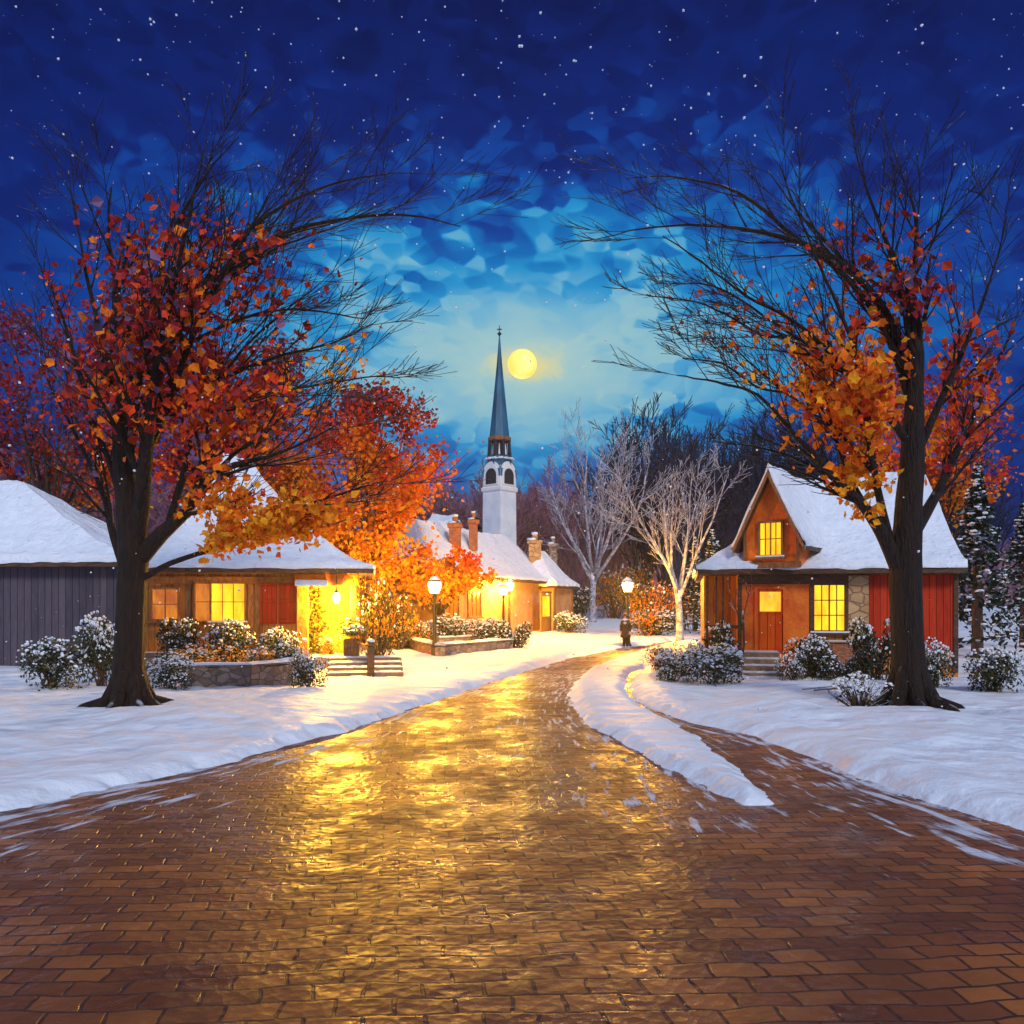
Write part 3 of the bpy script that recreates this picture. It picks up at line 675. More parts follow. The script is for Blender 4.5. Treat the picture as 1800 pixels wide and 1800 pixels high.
protoA=[bare_tree('bare_tree','leafless dark tree in the wood behind the red cottage',V(0,0,0),15,40+i,M['bark_wood'],'bare trees of the dark wood',spread=(10,30),limbs=7,fork=.22,minr=.03,kids=(4,6),tr=.02) for i in range(3)]
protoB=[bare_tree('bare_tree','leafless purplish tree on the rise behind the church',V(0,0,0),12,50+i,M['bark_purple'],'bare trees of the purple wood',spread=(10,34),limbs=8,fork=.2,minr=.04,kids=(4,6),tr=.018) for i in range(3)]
q=random.Random(5)
spA=[(1120+14*i+q.uniform(-6,6),q.uniform(66,92),q.uniform(.85,1.15)) for i in range(17)]+[(1380+26*i,q.uniform(66,84),q.uniform(.8,1.0)) for i in range(14)]
spB=[(690+17*i+q.uniform(-6,6),q.uniform(92,125),q.uniform(.9,1.25)) for i in range(27)]+[(20+45*i,q.uniform(70,90),q.uniform(.8,1.1)) for i in range(14)]
for sp,pr in ((spA,protoA),(spB,protoB)):
    for i,(px,d,s) in enumerate(sp):
        o=pr[i] if i<3 else copy_tree(pr[i%3])
        if i==0: pass
        o.location=gp(X(px,d),d); o.rotation_euler=(0,0,q.uniform(0,6.28)); o.scale=(s,s,s*q.uniform(.9,1.1))
# far hillside with its scrub reading as one mass
hx=np.linspace(-260,260,120); hy=np.concatenate([np.linspace(118,190,26),np.linspace(200,420,12)])
HYg,HXg=np.meshgrid(hy,hx,indexing='ij')
HZ=base_z(HYg)-.3+11*np.clip((HYg-118)/70,0,1)**1.2*(1+.35*np.sin(HXg*.03+1)+.8*vnoise(HXg,HYg,.03,3))*(1-.45*np.exp(-((HXg-18)/26)**2))
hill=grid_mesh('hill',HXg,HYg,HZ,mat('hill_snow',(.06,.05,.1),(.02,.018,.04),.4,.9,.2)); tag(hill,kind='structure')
sc=MB(); q=random.Random(8)
for i in range(2600):
    y=q.uniform(112,185); x=q.uniform(-1,1)*y*.75
    k=min(max((y-118)/70,0),1)**1.2; z=gz(x,y)-.3+11*k*(1+.35*math.sin(x*.03+1))*(1-.45*math.exp(-((x-18)/26)**2))
    for j in range(3):
        b=V(x+q.uniform(-1,1),y,z-.5); t=b+V(q.uniform(-1.2,1.2),q.uniform(-.5,.5),q.uniform(3.5,8.5)); m_=b.lerp(t,.5)+V(q.uniform(-.3,.3),0,0)
        sc.tube([b,m_,t],[.1,.07,.03],3)
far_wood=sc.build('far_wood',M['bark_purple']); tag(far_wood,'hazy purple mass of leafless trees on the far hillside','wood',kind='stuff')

# ---------------------------------------------------------------- bushes
def bush(name,seed,leafmats,n=900,snow=130,size=(.055,.13),twig=False):
    """unit bush: radius 1, height about 1.5, scaled where it stands"""
    root=empty(name,V(0,0,0)); q=random.Random(seed); pts=[];sz=[]
    lob=[(Vector((q.uniform(-.55,.55),q.uniform(-.5,.5),q.uniform(.35,.95))),q.uniform(.35,.6)) for _ in range(9)]
    def surf():
        c,r=q.choice(lob); d=Vector((q.gauss(0,1),q.gauss(0,1),q.gauss(.15,1))).normalized()
        return c,r,d
    stems=MB()
    for c,r in lob:
        for k in range(3 if not twig else 9):
            t=c+Vector((q.uniform(-r,r),q.uniform(-r,r),q.uniform(-.2,r*1.05)))*.9
            stems.tube([V(q.uniform(-.2,.2),q.uniform(-.2,.2),0),V(t.x*.5,t.y*.5,t.z*.6),t],[.022,.016,.007],3)
    stems.build('stems',M['bark_mid'],root)
    for _ in range(n):
        c,r,d=surf(); p=c+d*r*q.uniform(.55,1.06)
        if p.z<.02: p.z=abs(p.z)*.6+.02
        pts.append(p); sz.append(q.uniform(*size))
    k=len(leafmats)
    leaf_obj('foliage',pts,sz,leafmats,lambda p,r:int(min(k-1,max(0,(nz(p.x,p.y,p.z,2.2)+.5)*k+r.gauss(0,.35)))),root,q,.6,.3)
    sn=MB(); got=0
    while got<snow:
        c,r,d=surf()
        if d.z<-.15 or q.random()>(.35+d.z*.8): continue
        p=c+d*r*q.uniform(.95,1.05)
        if p.z<.05: continue
        sn.blob(p,q.uniform(.014,.048)*(1.2 if d.z>.5 else .8),0,.65,got); got+=1
    sn.build('snow',M['snow_clump'],root,True)['kind']='stuff'
    return root
BP={'mixed':bush('shrub',61,[M['green_dark'],M['green'],M['olive']],1900,280),
    'dark':bush('shrub',62,[M['green_dark'],M['green_dark'],M['green']],2100,150),
    'white':bush('shrub',63,[M['green_dark'],M['green'],M['green']],1700,460),
    'gold':bush('shrub',64,[M['olive'],M['amber'],M['green']],1700,170),
    'tall':bush('shrub',66,[M['olive'],M['green'],M['amber'],M['olive']],2600,30,size=(.04,.09)),
    'brush':bush('shrub',67,[M['olive'],M['amber'],M['orange'],M['olive']],1500,40,size=(.05,.1)),
    'twig':bush('shrub',65,[M['green_dark'],M['olive']],260,190,twig=True)}
used=set()
G1='snowy shrubs round the left cottage'; G2='snowy shrubs in the middle of the village'; G3='snowy shrubs round the red cottage'
bushes=[ # px, base y, width px, height px, kind, label, group
 (318,1190,100,108,'dark','dark shrub under the small window of the left cottage',G1),
 (405,1188,112,108,'mixed','leafy shrub under the wide lit window of the left cottage',G1),
 (488,1187,100,92,'mixed','shrub beneath the red shutters of the left cottage',G1),
 (360,1199,100,70,'gold','russet shrub just behind the low stone wall by the left maple',G1),
 (440,1200,95,68,'gold','golden shrub behind the middle of the left stone wall',G1),
 (505,1199,84,72,'dark','dark clipped shrub behind the near end of the left stone wall',G1),
 (541,1216,62,68,'white','upright snowy shrub closing the road end of the left stone wall',G1),
 (296,1219,86,66,'white','snow dusted shrub right against the trunk of the left maple',G1),
 (178,1208,84,120,'white','tall snowy shrub standing left of the left maple trunk',G1),
 (90,1212,120,100,'mixed','broad shrub in front of the grey house at the far left',G1),
 (664,1181,80,178,'tall','tall olive and amber bush against the porch end of the left cottage',G2),
 (702,1148,84,110,'tall','tall dark green bush between the left cottage and the near street lamp',G2),
 (690,1146,70,50,'white','round snowy shrub at the left end of the curved stone wall',G2),
 (738,1144,64,54,'gold','golden shrub behind the near street lamp post',G2),
 (800,1138,96,54,'white','snow capped hedge shrub under the stucco wall by the lamps',G2),
 (862,1136,92,54,'mixed','dense hedge shrub below the pair of distant lamps',G2),
 (905,1147,62,56,'dark','dark rounded shrub at the right end of the stone wall',G2),
 (1002,1116,58,38,'white','low snowy shrub beside the annex door of the long house',G2),
 (1008,1100,62,70,'dark','tall dark shrub against the end wall of the long house',G2),
 (1152,1119,90,44,'white','low snowy shrub right of the lone street lamp',G2),
 (1130,1104,60,36,'mixed','small shrub on the bank behind the lone street lamp',G2),
 (1143,1120,76,92,'brush','tall russet brush glowing directly right behind the lone street lamp',G2),
 (1182,1112,80,84,'brush','broad russet brush behind the frosted tree near the lone lamp',G2),
 (1078,1089,92,84,'brush','russet brush at the far end of the snowy path left of the lone lamp',G2),
 (1118,1090,84,96,'brush','russet brush at the far end of the snowy path behind the lone lamp',G2),
 (1174,1188,64,60,'gold','yellow lit shrub at the bend of the road by the red cottage',G3),
 (1222,1194,64,64,'white','snow topped shrub at the foot of the frosted tree',G3),
 (1268,1191,80,102,'dark','dark square shrub in front of the red cottage porch',G3),
 (1184,1205,84,60,'white','snow covered shrub nearest the road left of the cottage steps',G3),
 (1256,1206,104,68,'white','big snow covered shrub directly left of the cottage steps',G3),
 (1394,1202,56,56,'white','small white shrub directly right of the cottage steps',G3),
 (1428,1200,96,92,'mixed','full shrub under the big lit window of the red cottage',G3),
 (1484,1204,72,56,'dark','low dark shrub against the brick base of the red cottage',G3),
 (1540,1206,90,124,'dark','tall spiky dark evergreen shrub left of the right maple',G3),
 (1512,1258,110,76,'twig','bare twiggy shrub full of snow in front of the right maple',G3),
 (1642,1220,84,90,'white','snowy shrub behind the trunk of the right maple',G3),
 (1745,1228,120,100,'mixed','broad shrub at the right edge beyond the right maple',G3)]
for i,(px,py,wd,ht,kind,lab,grp) in enumerate(bushes):
    g=G(px,py); pr=BP[kind]
    o=pr if kind not in used else copy_tree(pr); used.add(kind)
    s=g.y/F
    o.location=(g.x,g.y,gz(0,g.y)-.02); o.scale=(wd*s/2/.86,wd*s/2.4/.86,ht*s/1.36); o.rotation_euler=(0,0,rnd.uniform(0,6.28))
    tag(o,lab,'shrub',grp)
o=copy_tree(BP['gold']); o.location=(X(582,30.4),30.5,.56); o.scale=(.42,.3,.5); tag(o,'small lamplit shrub inside the porch of the left cottage','shrub',G1)

def conifer(label,base,h,seed,w=.3,group='snowy evergreens'):
    root=empty('evergreen_tree',base,label,'evergreen',group); q=random.Random(seed); b=Vector(base)
    MB().tube([b+V(0,0,-.2),b+V(0,0,h*.5),b+V(0,0,h)],[h*.03,h*.02,.01],6).build('trunk',M['bark_mid'],root)
    pts=[];sz=[]; sn=MB()
    for i in range(1300):
        t=q.random()**.7; a=q.uniform(0,6.28); tier=(t*9)%1
        r=h*w*(1-t)*(.55+.5*tier if True else 1)*q.uniform(.5,1.05)*(1+.25*math.sin(a*3+seed))
        p=b+V(r*math.cos(a),r*math.sin(a),h*(.08+.9*t)-r*.25); pts.append(p); sz.append(q.uniform(.18,.42)*h/7)
        if i%5==0: sn.blob(p+V(0,0,.05),q.uniform(.04,.13)*h/7,0,.4,i)
    leaf_obj('crown',pts,sz,[M['green_dark']],lambda p,r:0,root,q,.5,.6)
    sn.build('snow',M['snow_clump'],root,True)['kind']='stuff'
conifer('small snowy evergreen tucked behind the chimneys of the long house',gp(X(806,72),72),8.6,1,.36)
conifer('dark snowy evergreen close to the left side of the church tower',gp(X(836,74),74),9.6,2,.3)
conifer('wide snow laden evergreen between the frosted tree and the red cottage',gp(X(1252,50),50),6.4,3,.36)
conifer('tall snowy evergreen standing beyond the right end of the red cottage',gp(X(1718,36),36),8.2,5,.3)
conifer('shorter snowy evergreen at the far right edge beyond the red cottage',gp(X(1800,40),40),7.0,6,.32)
conifer('slim snow laden evergreen behind the left eave of the red cottage',gp(X(1222,54),54),6.2,4,.3)

# ---------------------------------------------------------------- buildings
def lerp3(a,b,t): return a+(b-a)*t
def slope(mb,e0,e1,r0,r1,flare=1.0,lift=0.0,lump=0.0,nu=18,nv=12,skirt=None,mi=0,over=0.0,droop=0.0):
    """a roof slope from eave edge e0-e1 to ridge edge r0-r1, lifted off the roof plane"""
    e0,e1,r0,r1=map(Vector,(e0,e1,r0,r1)); rows=[]
    outd=((e0+e1)-(r0+r1))*.5; outd.z=0; outd=outd.normalized() if outd.length else Vector((0,0,0))
    for j in range(nv+1):
        t=j/nv; row=[]
        for i in range(nu+1):
            u=i/nu
            a=lerp3(e0,e1,u); b=lerp3(r0,r1,u); p=lerp3(a,b,t); p.z=a.z+(b.z-a.z)*(t**flare)
            if lump:
                p=p-outd*0; n1=nz(p.x,p.y,p.z,1.1)+.5*nz(p.x,p.y,p.z,2.9)
                p.z+=lift*(1+.9*n1)*(1 if j else .9)
                if j==0: p=p+outd*(over+lump*nz(p.x*2.2,p.y*2.2,3)); 
            else: p.z+=lift
            row.append(p)
        rows.append(row)
    if lump:
        low=[]
        for i,p in enumerate(rows[0]):
            q=p.copy()-outd*.03; q.z=e0.z+(e1.z-e0.z)*i/nu+.005-max(0,droop*nz(q.x*1.7,q.y*1.7,7)); low.append(q)
        rows=[low]+rows
        if skirt:
            for rw,(L,Rr) in [(r,skirt) for r in rows]:
                pass
            def down(p,k): z=p.copy(); z.z-=lift*k; return z
            rows=[([down(r[0],1.15)] if skirt[0] else [])+r+([down(r[-1],1.15)] if skirt[1] else []) for r in rows]
    mb.grid(rows,mi)
def hip_roof(parent,c,ridge,flare=1.25,lift=.17,th=.16,roofmat=None,snowmat=None,name='roof'):
    """c: 4 eave corners (front-left, front-right, back-right, back-left); ridge: (left,right)"""
    a,b,c2,d=map(Vector,c); L,Rr=map(Vector,ridge)
    r=MB()
    for e0,e1,r0,r1 in ((a,b,L,Rr),(b,c2,Rr,Rr),(c2,d,Rr,L),(d,a,L,L)):
        slope(r,e0,e1,r0,r1,flare,-.01,0,6,8)
    dn=V(0,0,-th); r.add([a,b,c2,d,a+dn,b+dn,c2+dn,d+dn],[(0,4,5,1),(1,5,6,2),(2,6,7,3),(3,7,4,0),(4,7,6,5)])
    ro=r.build(name,roofmat or M['timber'],parent)
    s=MB()
    for e0,e1,r0,r1 in ((a,b,L,Rr),(b,c2,Rr,Rr),(c2,d,Rr,L),(d,a,L,L)):
        slope(s,e0,e1,r0,r1,flare,lift,.12,30,14,None,0,.06,.12)
    so_=s.build('roof_snow',snowmat or M['snow_fine'],ro,True)
    return ro
def window(parent,c,w,h,cols,rows,ax=(1,0,0),pane='pane',fm='timber_warm',sill=True,fw=.07,snow=False,bar=.025):
    """c centre of the glass on the wall plane; ax runs along the wall, outward = ax x -z"""
    c=Vector(c); ax=Vector(ax).normalized(); up=V(0,0,1); out=-(up.cross(ax)).normalized()   # (1,0,0) -> (0,-1,0)
    f=MB(); o=c-ax*(w/2)-up*(h/2)
    dp=out*.1
    def bx(m,x0,z0,x1,z1,d0,d1): m.obox(o+ax*x0+up*z0+out*d0,ax*(x1-x0),out*(d1-d0),up*(z1-z0))
    bx(f,-fw,-fw,0,h+fw,.0,.09); bx(f,w,-fw,w+fw,h+fw,.0,.09); bx(f,0,h,w,h+fw,.0,.088); bx(f,0,-fw,w,0,.0,.088)
    for i in range(1,cols):
        k=bar*(1.5 if i*2==cols else 1); bx(f,w*i/cols-k/2,0,w*i/cols+k/2,h,.035,.066)
    for j in range(1,rows): bx(f,0,h*j/rows-bar/2,w,h*j/rows+bar/2,.037,.062)
    fo=f.build('window',M[fm],parent)
    p=MB(); bx(p,0,0,w,h,.012,.03); p.build('pane',M[pane],fo)
    if sill:
        s=MB(); bx(s,-fw-.06,-fw-.07,w+fw+.06,-fw,.0,.17); s.build('sill',M[fm],fo)
        if snow:
            t=MB(); bx(t,-fw-.05,-fw+.001,w+fw+.05,-fw+.05,.095,.175); t.build('sill_snow',M['snow_clump'],fo)
    return fo
def steps(parent,x0,x1,yf,n,rise,tread,name='steps',m='step'):
    s=MB();t=MB();q=random.Random(n)
    for i in range(n):
        s.box((x0+.006*i,yf+i*tread,-.1+.01*i),(x1-.006*i,yf+n*tread-.006*i,(i+1)*rise-.002*i),0,bev=.012)
        rows=[]
        for a in range(3):
            rows.append([V(x0+.08+(x1-x0-.16)*k/14,yf+i*tread+.03+tread*.62*a/2+.03*nz(k,i,a,.7),(i+1)*rise+(.045 if a==1 else .004)+.02*nz(k*.7,i,a)) for k in range(15)])
        t.grid(rows)
    so_=s.build(name,M[m],parent); t.build('step_snow',M['snow_fine'],so_,True); return so_

# --- left cottage
D=30.0
LC=empty('cottage',V(X(445,D),D+3.5,0),'cottage with a steep white hipped roof and red shutters on the left','house','village houses')
x0,xp,x1=X(262,D),X(526,D),X(628,D)
w_=MB(); w_.box((x0,D,-.2),(xp,D+7.3,3.44)); w_.box((xp,D+1.5,-.2),(x1,D+7.29,3.438)); w_.build('wall',M['brown_wall'],LC)
MB().box((xp+.004,D+1.42,.5),(x1-.03,D+1.497,3.43)).build('porch_wall',M['ochre_wall'],LC)
MB().box((xp+.003,D-.4,-.2),(x1+.05,D+1.41,.55),bev=.02).build('porch_floor',M['step'],LC)
MB().box((X(525,D),D-.32,.551),(X(545,D),D+.06,3.3),bev=.03).build('porch_column',M['ochre_wall'],LC)
MB().box((X(616,D),D-.32,.551),(X(627,D),D-.1,3.3),bev=.02).build('porch_post',M['timber'],LC)
b_=MB(); b_.box((X(522,D),D-.36,3.02),(x1+.06,D-.06,3.41),bev=.02); b_.build('porch_beam',M['orange_wall'],LC)
aw=MB(); xa,xb=X(524,D),X(578,D); rows=[]
for j in range(5): rows.append([V(xa+(xb-xa)*i/8,D-.36-.3*(1-j/4),2.98+.16*(j/4)+.02*nz(i,j,0,.7)) for i in range(9)])
aw.grid(rows); aw.grid([[p+V(0,0,.06) for p in r] for r in rows]); aw.add([rows[0][0],rows[0][8],rows[0][8]+V(0,0,.06),rows[0][0]+V(0,0,.06)],[(0,1,2,3)]); aw.build('porch_canopy',M['snow_fine'],LC)
# wall trim: corner posts, plinth, header band
t_=MB()
for px in (262,345,447,459): t_.box((X(px,D)-.09,D-.07,.0),(X(px,D)+.09,D-.003,3.3),bev=.015)
t_.box((x0,D-.075,3.06),(xp-.02,D-.005,3.3)); t_.build('wall_trim',M['timber_warm'],LC)
MB().box((x0,D-.09,-.2),(xp-.01,D-.004,.75),bev=.02).build('stone_plinth',M['stone'],LC)
window(LC,(X(308,D),D,Z(1062,D)),.8,1.0,2,2,pane='pane_dim')
wn=window(LC,(X(410,D),D,Z(1058,D)),1.08,1.28,3,2,fw=.06,snow=True)
window(LC,(X(369,D),D,Z(1058,D)),.46,1.28,1,2,pane='pane_dim',sill=False,fw=.06)
for a,b in ((463,492),(494,523)):
    sh=MB(); xx0,xx1=X(a,D),X(b,D); z0,z1=Z(1096,D),Z(1022,D)
    sh.box((xx0,D-.06,z0),(xx1,D-.006,z1)); so_=sh.build('shutter',M['red_planks'],LC)
    fr=MB(); 
    for zz in (z0+.06,(z0+z1)/2,z1-.16): fr.box((xx0+.03,D-.085,zz),(xx1-.03,D-.061,zz+.1),bev=.01)
    fr.build('shutter_rail',M['red_planks'],so_)
hip_roof(LC,[V(X(243,29.3),29.3,3.58),V(X(650,29.3),29.3,3.58),V(X(650,29.3),38,3.58),V(X(243,29.3),38,3.58)],(V(X(430,33.6),33.6,8.0),V(X(462,33.6),33.6,8.0)),1.5)
steps(LC,X(560,28.2),X(692,28.2),27.75,4,.14,.38)
np_=MB(); np_.box((X(625,27.8),27.6,-.1),(X(638,27.8),27.84,1.0),bev=.03); np_.lathe([(.17,1.0),(.19,1.05),(.14,1.12)],10,(X(631.5,27.8),27.72,0)); no=np_.build('newel_post',M['timber'],LC)
MB().blob((X(631.5,27.8),27.72,1.17),.15,0,.5,2).build('post_snow',M['snow_clump'],no,True)
MB().obox(V(X(608,27.9),28.9,1.0),V(.06,0,0),V(X(630,27.7)-X(608,27.9),-1.15,-.2),V(0,0,.12)).build('handrail',M['timber'],LC)
# ivy on the porch wall and column
iv=[];isz=[];q=random.Random(9)
for i in range(650):
    t=q.random(); px=q.choice((551,556,570))+q.gauss(0,4+7*(1-t)); z=.6+2.35*t**1.1
    iv.append(V(X(px,D+1.3),D+1.33+q.uniform(-.1,.04),z)); isz.append(q.uniform(.07,.15))
iv_o=leaf_obj('ivy',iv,isz,[M['ivy'],M['green']],lambda p,r:r.choice((0,0,1)),LC,q,.8)
# planter with snowy greenery on the porch edge
PL=empty('planter',V(X(618,29.2),29.2,0),'dark wooden planter of snowy greenery beside the porch steps','planter')
pb=MB(); cx=X(618,29.2)
for k in range(4): pb.box((cx-.24+.121*k,28.98,-.1),(cx-.24+.121*k+.113,29.42,1.18),bev=.012)
pb.build('tub',M['timber'],PL)
q=random.Random(4); leaf_obj('foliage',[V(cx+q.gauss(0,.2),29.2+q.gauss(0,.17),1.3+abs(q.gauss(0,.2))) for _ in range(320)],[q.uniform(.07,.16) for _ in range(320)],[M['green'],M['olive']],lambda p,r:r.choice((0,1)),PL,q,.6)
s_=MB()
for k in range(45): s_.blob((cx+q.gauss(0,.2),29.2+q.gauss(0,.17),1.42+abs(q.gauss(0,.15))),q.uniform(.03,.08),0,.6,k)
s_.build('snow',M['snow_clump'],PL,True)['kind']='stuff'
# porch lantern on the wall
wl=MB(); px_,py_,pz_=X(588,D-.5),D-.5,Z(1052,D-.5)
wl.lathe([(.07,-.18),(.13,.0),(.12,.14),(.04,.22)],8,(px_,py_,pz_)); wlo=wl.build('porch_lantern',M['glass'],LC)
MB().tube([V(px_,py_,pz_+.2),V(px_,py_,3.46)],[.018,.018],6).lathe([(.15,.2),(.05,.27),(.02,.3)],8,(px_,py_,pz_)).build('lantern_hanger',M['iron'],wlo)
point((px_,py_,pz_),6000,(1,.51,.045),.1,LC)

# --- low stone walls
def low_wall(label,pts,h,th=.34):
    base=V(*pts[0],0); root=empty('stone_wall',base,label,'wall','low stone walls')
    m=MB();s=MB()
    for a,b in zip(pts[:-1],pts[1:]):
        a=V(*a,gz(*a)); b=V(*b,gz(*b)); d=(b-a); L=d.length; u=d.normalized(); n=V(-u.y,u.x,0); n=n if n.y>0 else -n
        k=max(6,int(L/.3)); front=[];
        rows=[[],[],[],[]]
        for i in range(k+1):
            p=a+u*(L*i/k); top=h*(1+.12*nz(p.x,p.y,1,1.6)); w1=.05*nz(p.x,p.y,5,2.5)
            rows[0].append(p+V(0,0,-.15)-n*w1); rows[1].append(p+V(0,0,top)-n*(w1*.5)); rows[2].append(p+n*th+V(0,0,top)); rows[3].append(p+n*th+V(0,0,-.15))
        m.grid(rows)
        for e in (0,k): m.add([rows[j][e] for j in range(4)],[(0,1,2,3)])
        m.obox(a-n*.05+V(0,0,h*1.04),u*L,n*(th+.1),V(0,0,.05))
        sr=[]
        for j in range(5):
            t=j/4; sr.append([a+u*(L*i/k)+n*(-.07+(th+.14)*t)+V(0,0,h*1.04+.05+.09*math.sin(math.pi*t)*(1+.7*nz(a.x+u.x*L*i/k,a.y+u.y*L*i/k,2,1.3))-.002) for i in range(k+1)])
        s.grid(sr)
    wo=m.build('stonework',M['stone'],root); s.build('snow_cap',M['snow_clump'],root,True)
def g2p(px,py): g=G(px,py); return (g.x,g.y)
low_wall('low stone wall running from the left maple to the cottage steps',[g2p(318,1214),g2p(440,1212),g2p(552,1200)],.62)
low_wall('short low stone wall with an angled corner behind the near street lamp',[g2p(700,1141),g2p(768,1160),g2p(902,1148)],.55)
low_wall('inner stone planter wall under the hedge of the long house',[g2p(772,1142),g2p(838,1138)],.5)

# --- grey house at far left
D=31.0; GH=empty('house',V(X(60,D),D+3,0),'grey boarded house with a snowy roof at the far left','house','village houses')
MB().box((X(-190,D),D,-.2),(X(216,D),D+7,3.75)).build('wall',M['grey_wall'],GH)
hip_roof(GH,[V(X(-215,30.4),30.4,3.86),V(X(232,30.4),30.4,3.86),V(X(232,30.4),38,3.86),V(X(-215,30.4),38,3.86)],(V(X(-190,34),34,7.2),V(X(30,34),34,7.2)),1.2)

# --- red cottage on the right
D=28.5
RC=empty('cottage',V(X(1460,D),D+4,0),'red cottage with a lit gable window and front steps on the right','house','village houses')
xl,xe,xw=X(1239,D),X(1296,D),X(1416,D); xr=X(1650,D)
w_=MB(); w_.box((xe,D,-.2),(xr,D+8,3.36)); w_.box((xl,D+1.3,-.2),(xe,D+7.99,3.358)); w_.build('wall',M['brown_wall'],RC)
MB().box((xe+.01,D-.05,.3),(xw,D-.003,3.3)).build('entry_wall',M['orange_wall'],RC)
MB().box((X(1476,D),D-.11,-.1),(X(1509,D),D-.002,3.3),bev=.02).build('stone_pier',M['tan_stone'],RC)
MB().box((X(1509.5,D),D-.045,.9),(xr-.01,D-.004,3.3)).build('plank_wall',M['red_planks'],RC)
MB().box((xl-.05,D-.1,-.2),(xe-.002,D+1.29,.8),bev=.02).build('porch_floor',M['step'],RC)
pp=MB()
for px in (1241,1256,1268): pp.box((X(px,D),D-.06,.8),(X(px+4,D),D+.06,3.3),bev=.01)
pp.box((xl,D-.05,1.55),(xe-.01,D+.03,1.66)); pp.build('porch_posts',M['timber'],RC)
t_=MB()
for px in (1298,1418,1474,1566,1645): t_.box((X(px,D)-.07,D-.1,.2),(X(px,D)+.07,D-.052,3.3),bev=.012)
t_.box((xe,D-.13,3.02),(X(1475,D),D-.051,3.34)); t_.build('wall_trim',M['timber'],RC)
dx0,dx1=X(1328,D),X(1370,D); zf=.80; zt=Z(1036,D)
dm=MB(); dm.box((dx0,D-.1,zf),(dx1,D-.052,zt)); door=dm.build('door',M['door_red'],RC)
df=MB(); df.box((dx0-.09,D-.15,zf),(dx0-.001,D-.051,zt+.09)); df.box((dx1+.001,D-.15,zf),(dx1+.09,D-.051,zt+.09)); df.box((dx0,D-.148,zt+.001),(dx1,D-.051,zt+.088)); df.build('door_frame',M['orange_wall'],RC)
zs=Z(1076,D)
MB().box((dx0+.07,D-.115,zs+.03),(dx1-.07,D-.101,zt-.09)).build('door_pane',M['pane_door'],door)
k_=MB()
for i in range(2): k_.box((dx0+.08+i*(dx1-dx0-.12)/2,D-.112,zf+.1),(dx0+.02+(i+1)*(dx1-dx0-.06)/2,D-.101,zs-.1),bev=.005)
k_.box((dx0+.02,D-.125,zs-.04),(dx1-.02,D-.101,zs+.025)); k_.build('door_panel',M['door_red'],door)
MB().lathe([(.01,-.03),(.03,-.02),(.03,.02),(.01,.03)],8,(dx1-.1,D-.15,zf+.95)).build('handle',M['gold'],door)
window(RC,(X(1446,D),D-.0,Z(1068,D)),.92,1.46,4,3,fm='timber',fw=.08,snow=True,bar=.03)
MB().box((X(1440,D),D-.5,-.1),(X(1512,D),D-.115,1.12),bev=.02).build('brick_base',M['brick'],RC)
MB().box((X(1432,D),D-.56,1.122),(X(1515,D),D-.115,1.2),bev=.02).build('ledge',M['step'],RC)
steps(RC,X(1304,27.6),X(1380,27.6),27.25,4,.2,.32)
ez=3.5; ef=27.85
ro=hip_roof(RC,[V(X(1234,ef),ef,ez),V(X(1672,ef),ef,ez),V(X(1672,ef),38,ez),V(X(1234,ef),38,ez)],(V(X(1392,32.6),32.6,6.95),V(X(1560,32.6),32.6,6.95)),1.15)
# gabled dormer turned toward the road
a=R(25); kd=V(math.sin(a),math.cos(a),0); sd_=V(math.cos(a),-math.sin(a),0); UP=V(0,0,1)
fc=V(X(1357,27.9),27.75,0); hw=.86; zb,ze_,za=3.62,4.75,6.55; LD=5.6
gm=MB(); fr=[fc-sd_*hw+UP*zb,fc+sd_*hw+UP*zb,fc+sd_*hw+UP*ze_,fc+UP*za,fc-sd_*hw+UP*ze_]; bk=[p+kd*LD for p in fr]
gm.add(fr+bk,[(0,1,2,3,4),(1,6,7,2),(0,4,9,5),(5,9,8,7,6)]); dorm=gm.build('dormer',M['orange_wall'],RC)
rm=MB(); sm=MB(); ov=.3; ho=hw+.3; sl_=(za-ze_)/hw
for sg in (-1,1):
    e0=fc+sd_*(sg*ho)+UP*(za-sl_*ho+.06)-kd*ov; r0=fc+UP*(za+.06)-kd*ov; e1=e0+kd*(LD+ov); r1=r0+kd*(LD+ov)
    rm.obox(e0-UP*.14,r0-e0,kd*(LD+ov),UP*.14)
    if sg>0: slope(sm,e0,e1,r0,r1,1.0,.15,.07,26,10,(True,True),0,.05,.06)
    else: slope(sm,e1,e0,r1,r0,1.0,.15,.07,26,10,(True,True),0,.05,.06)
rm.build('dormer_roof',M['timber'],dorm); sm.build('dormer_snow',M['snow_fine'],dorm,True)
bb=MB()
for sg in (-1,1):
    e0=fc+sd_*(sg*ho)+UP*(za-sl_*ho-.14)-kd*(ov+.05); r0=fc+UP*(za-.14)-kd*(ov+.05); bb.obox(e0,r0-e0,kd*.05,UP*.2)
    bb.obox(fc+sd_*(sg*hw-.05)-kd*.04+UP*zb,sd_*.1,kd*.038,UP*(ze_-zb))
bb.obox(fc-sd_*(hw+.1)-kd*.09+UP*(zb-.1),sd_*(2*hw+.2),kd*.085,UP*.2)
bb.build('bargeboard',M['timber_warm'],dorm)
window(dorm,fc+UP*Z(949,27.75),.68,1.02,4,2,ax=sd_,fm='timber_warm',fw=.07,bar=.028,snow=True)

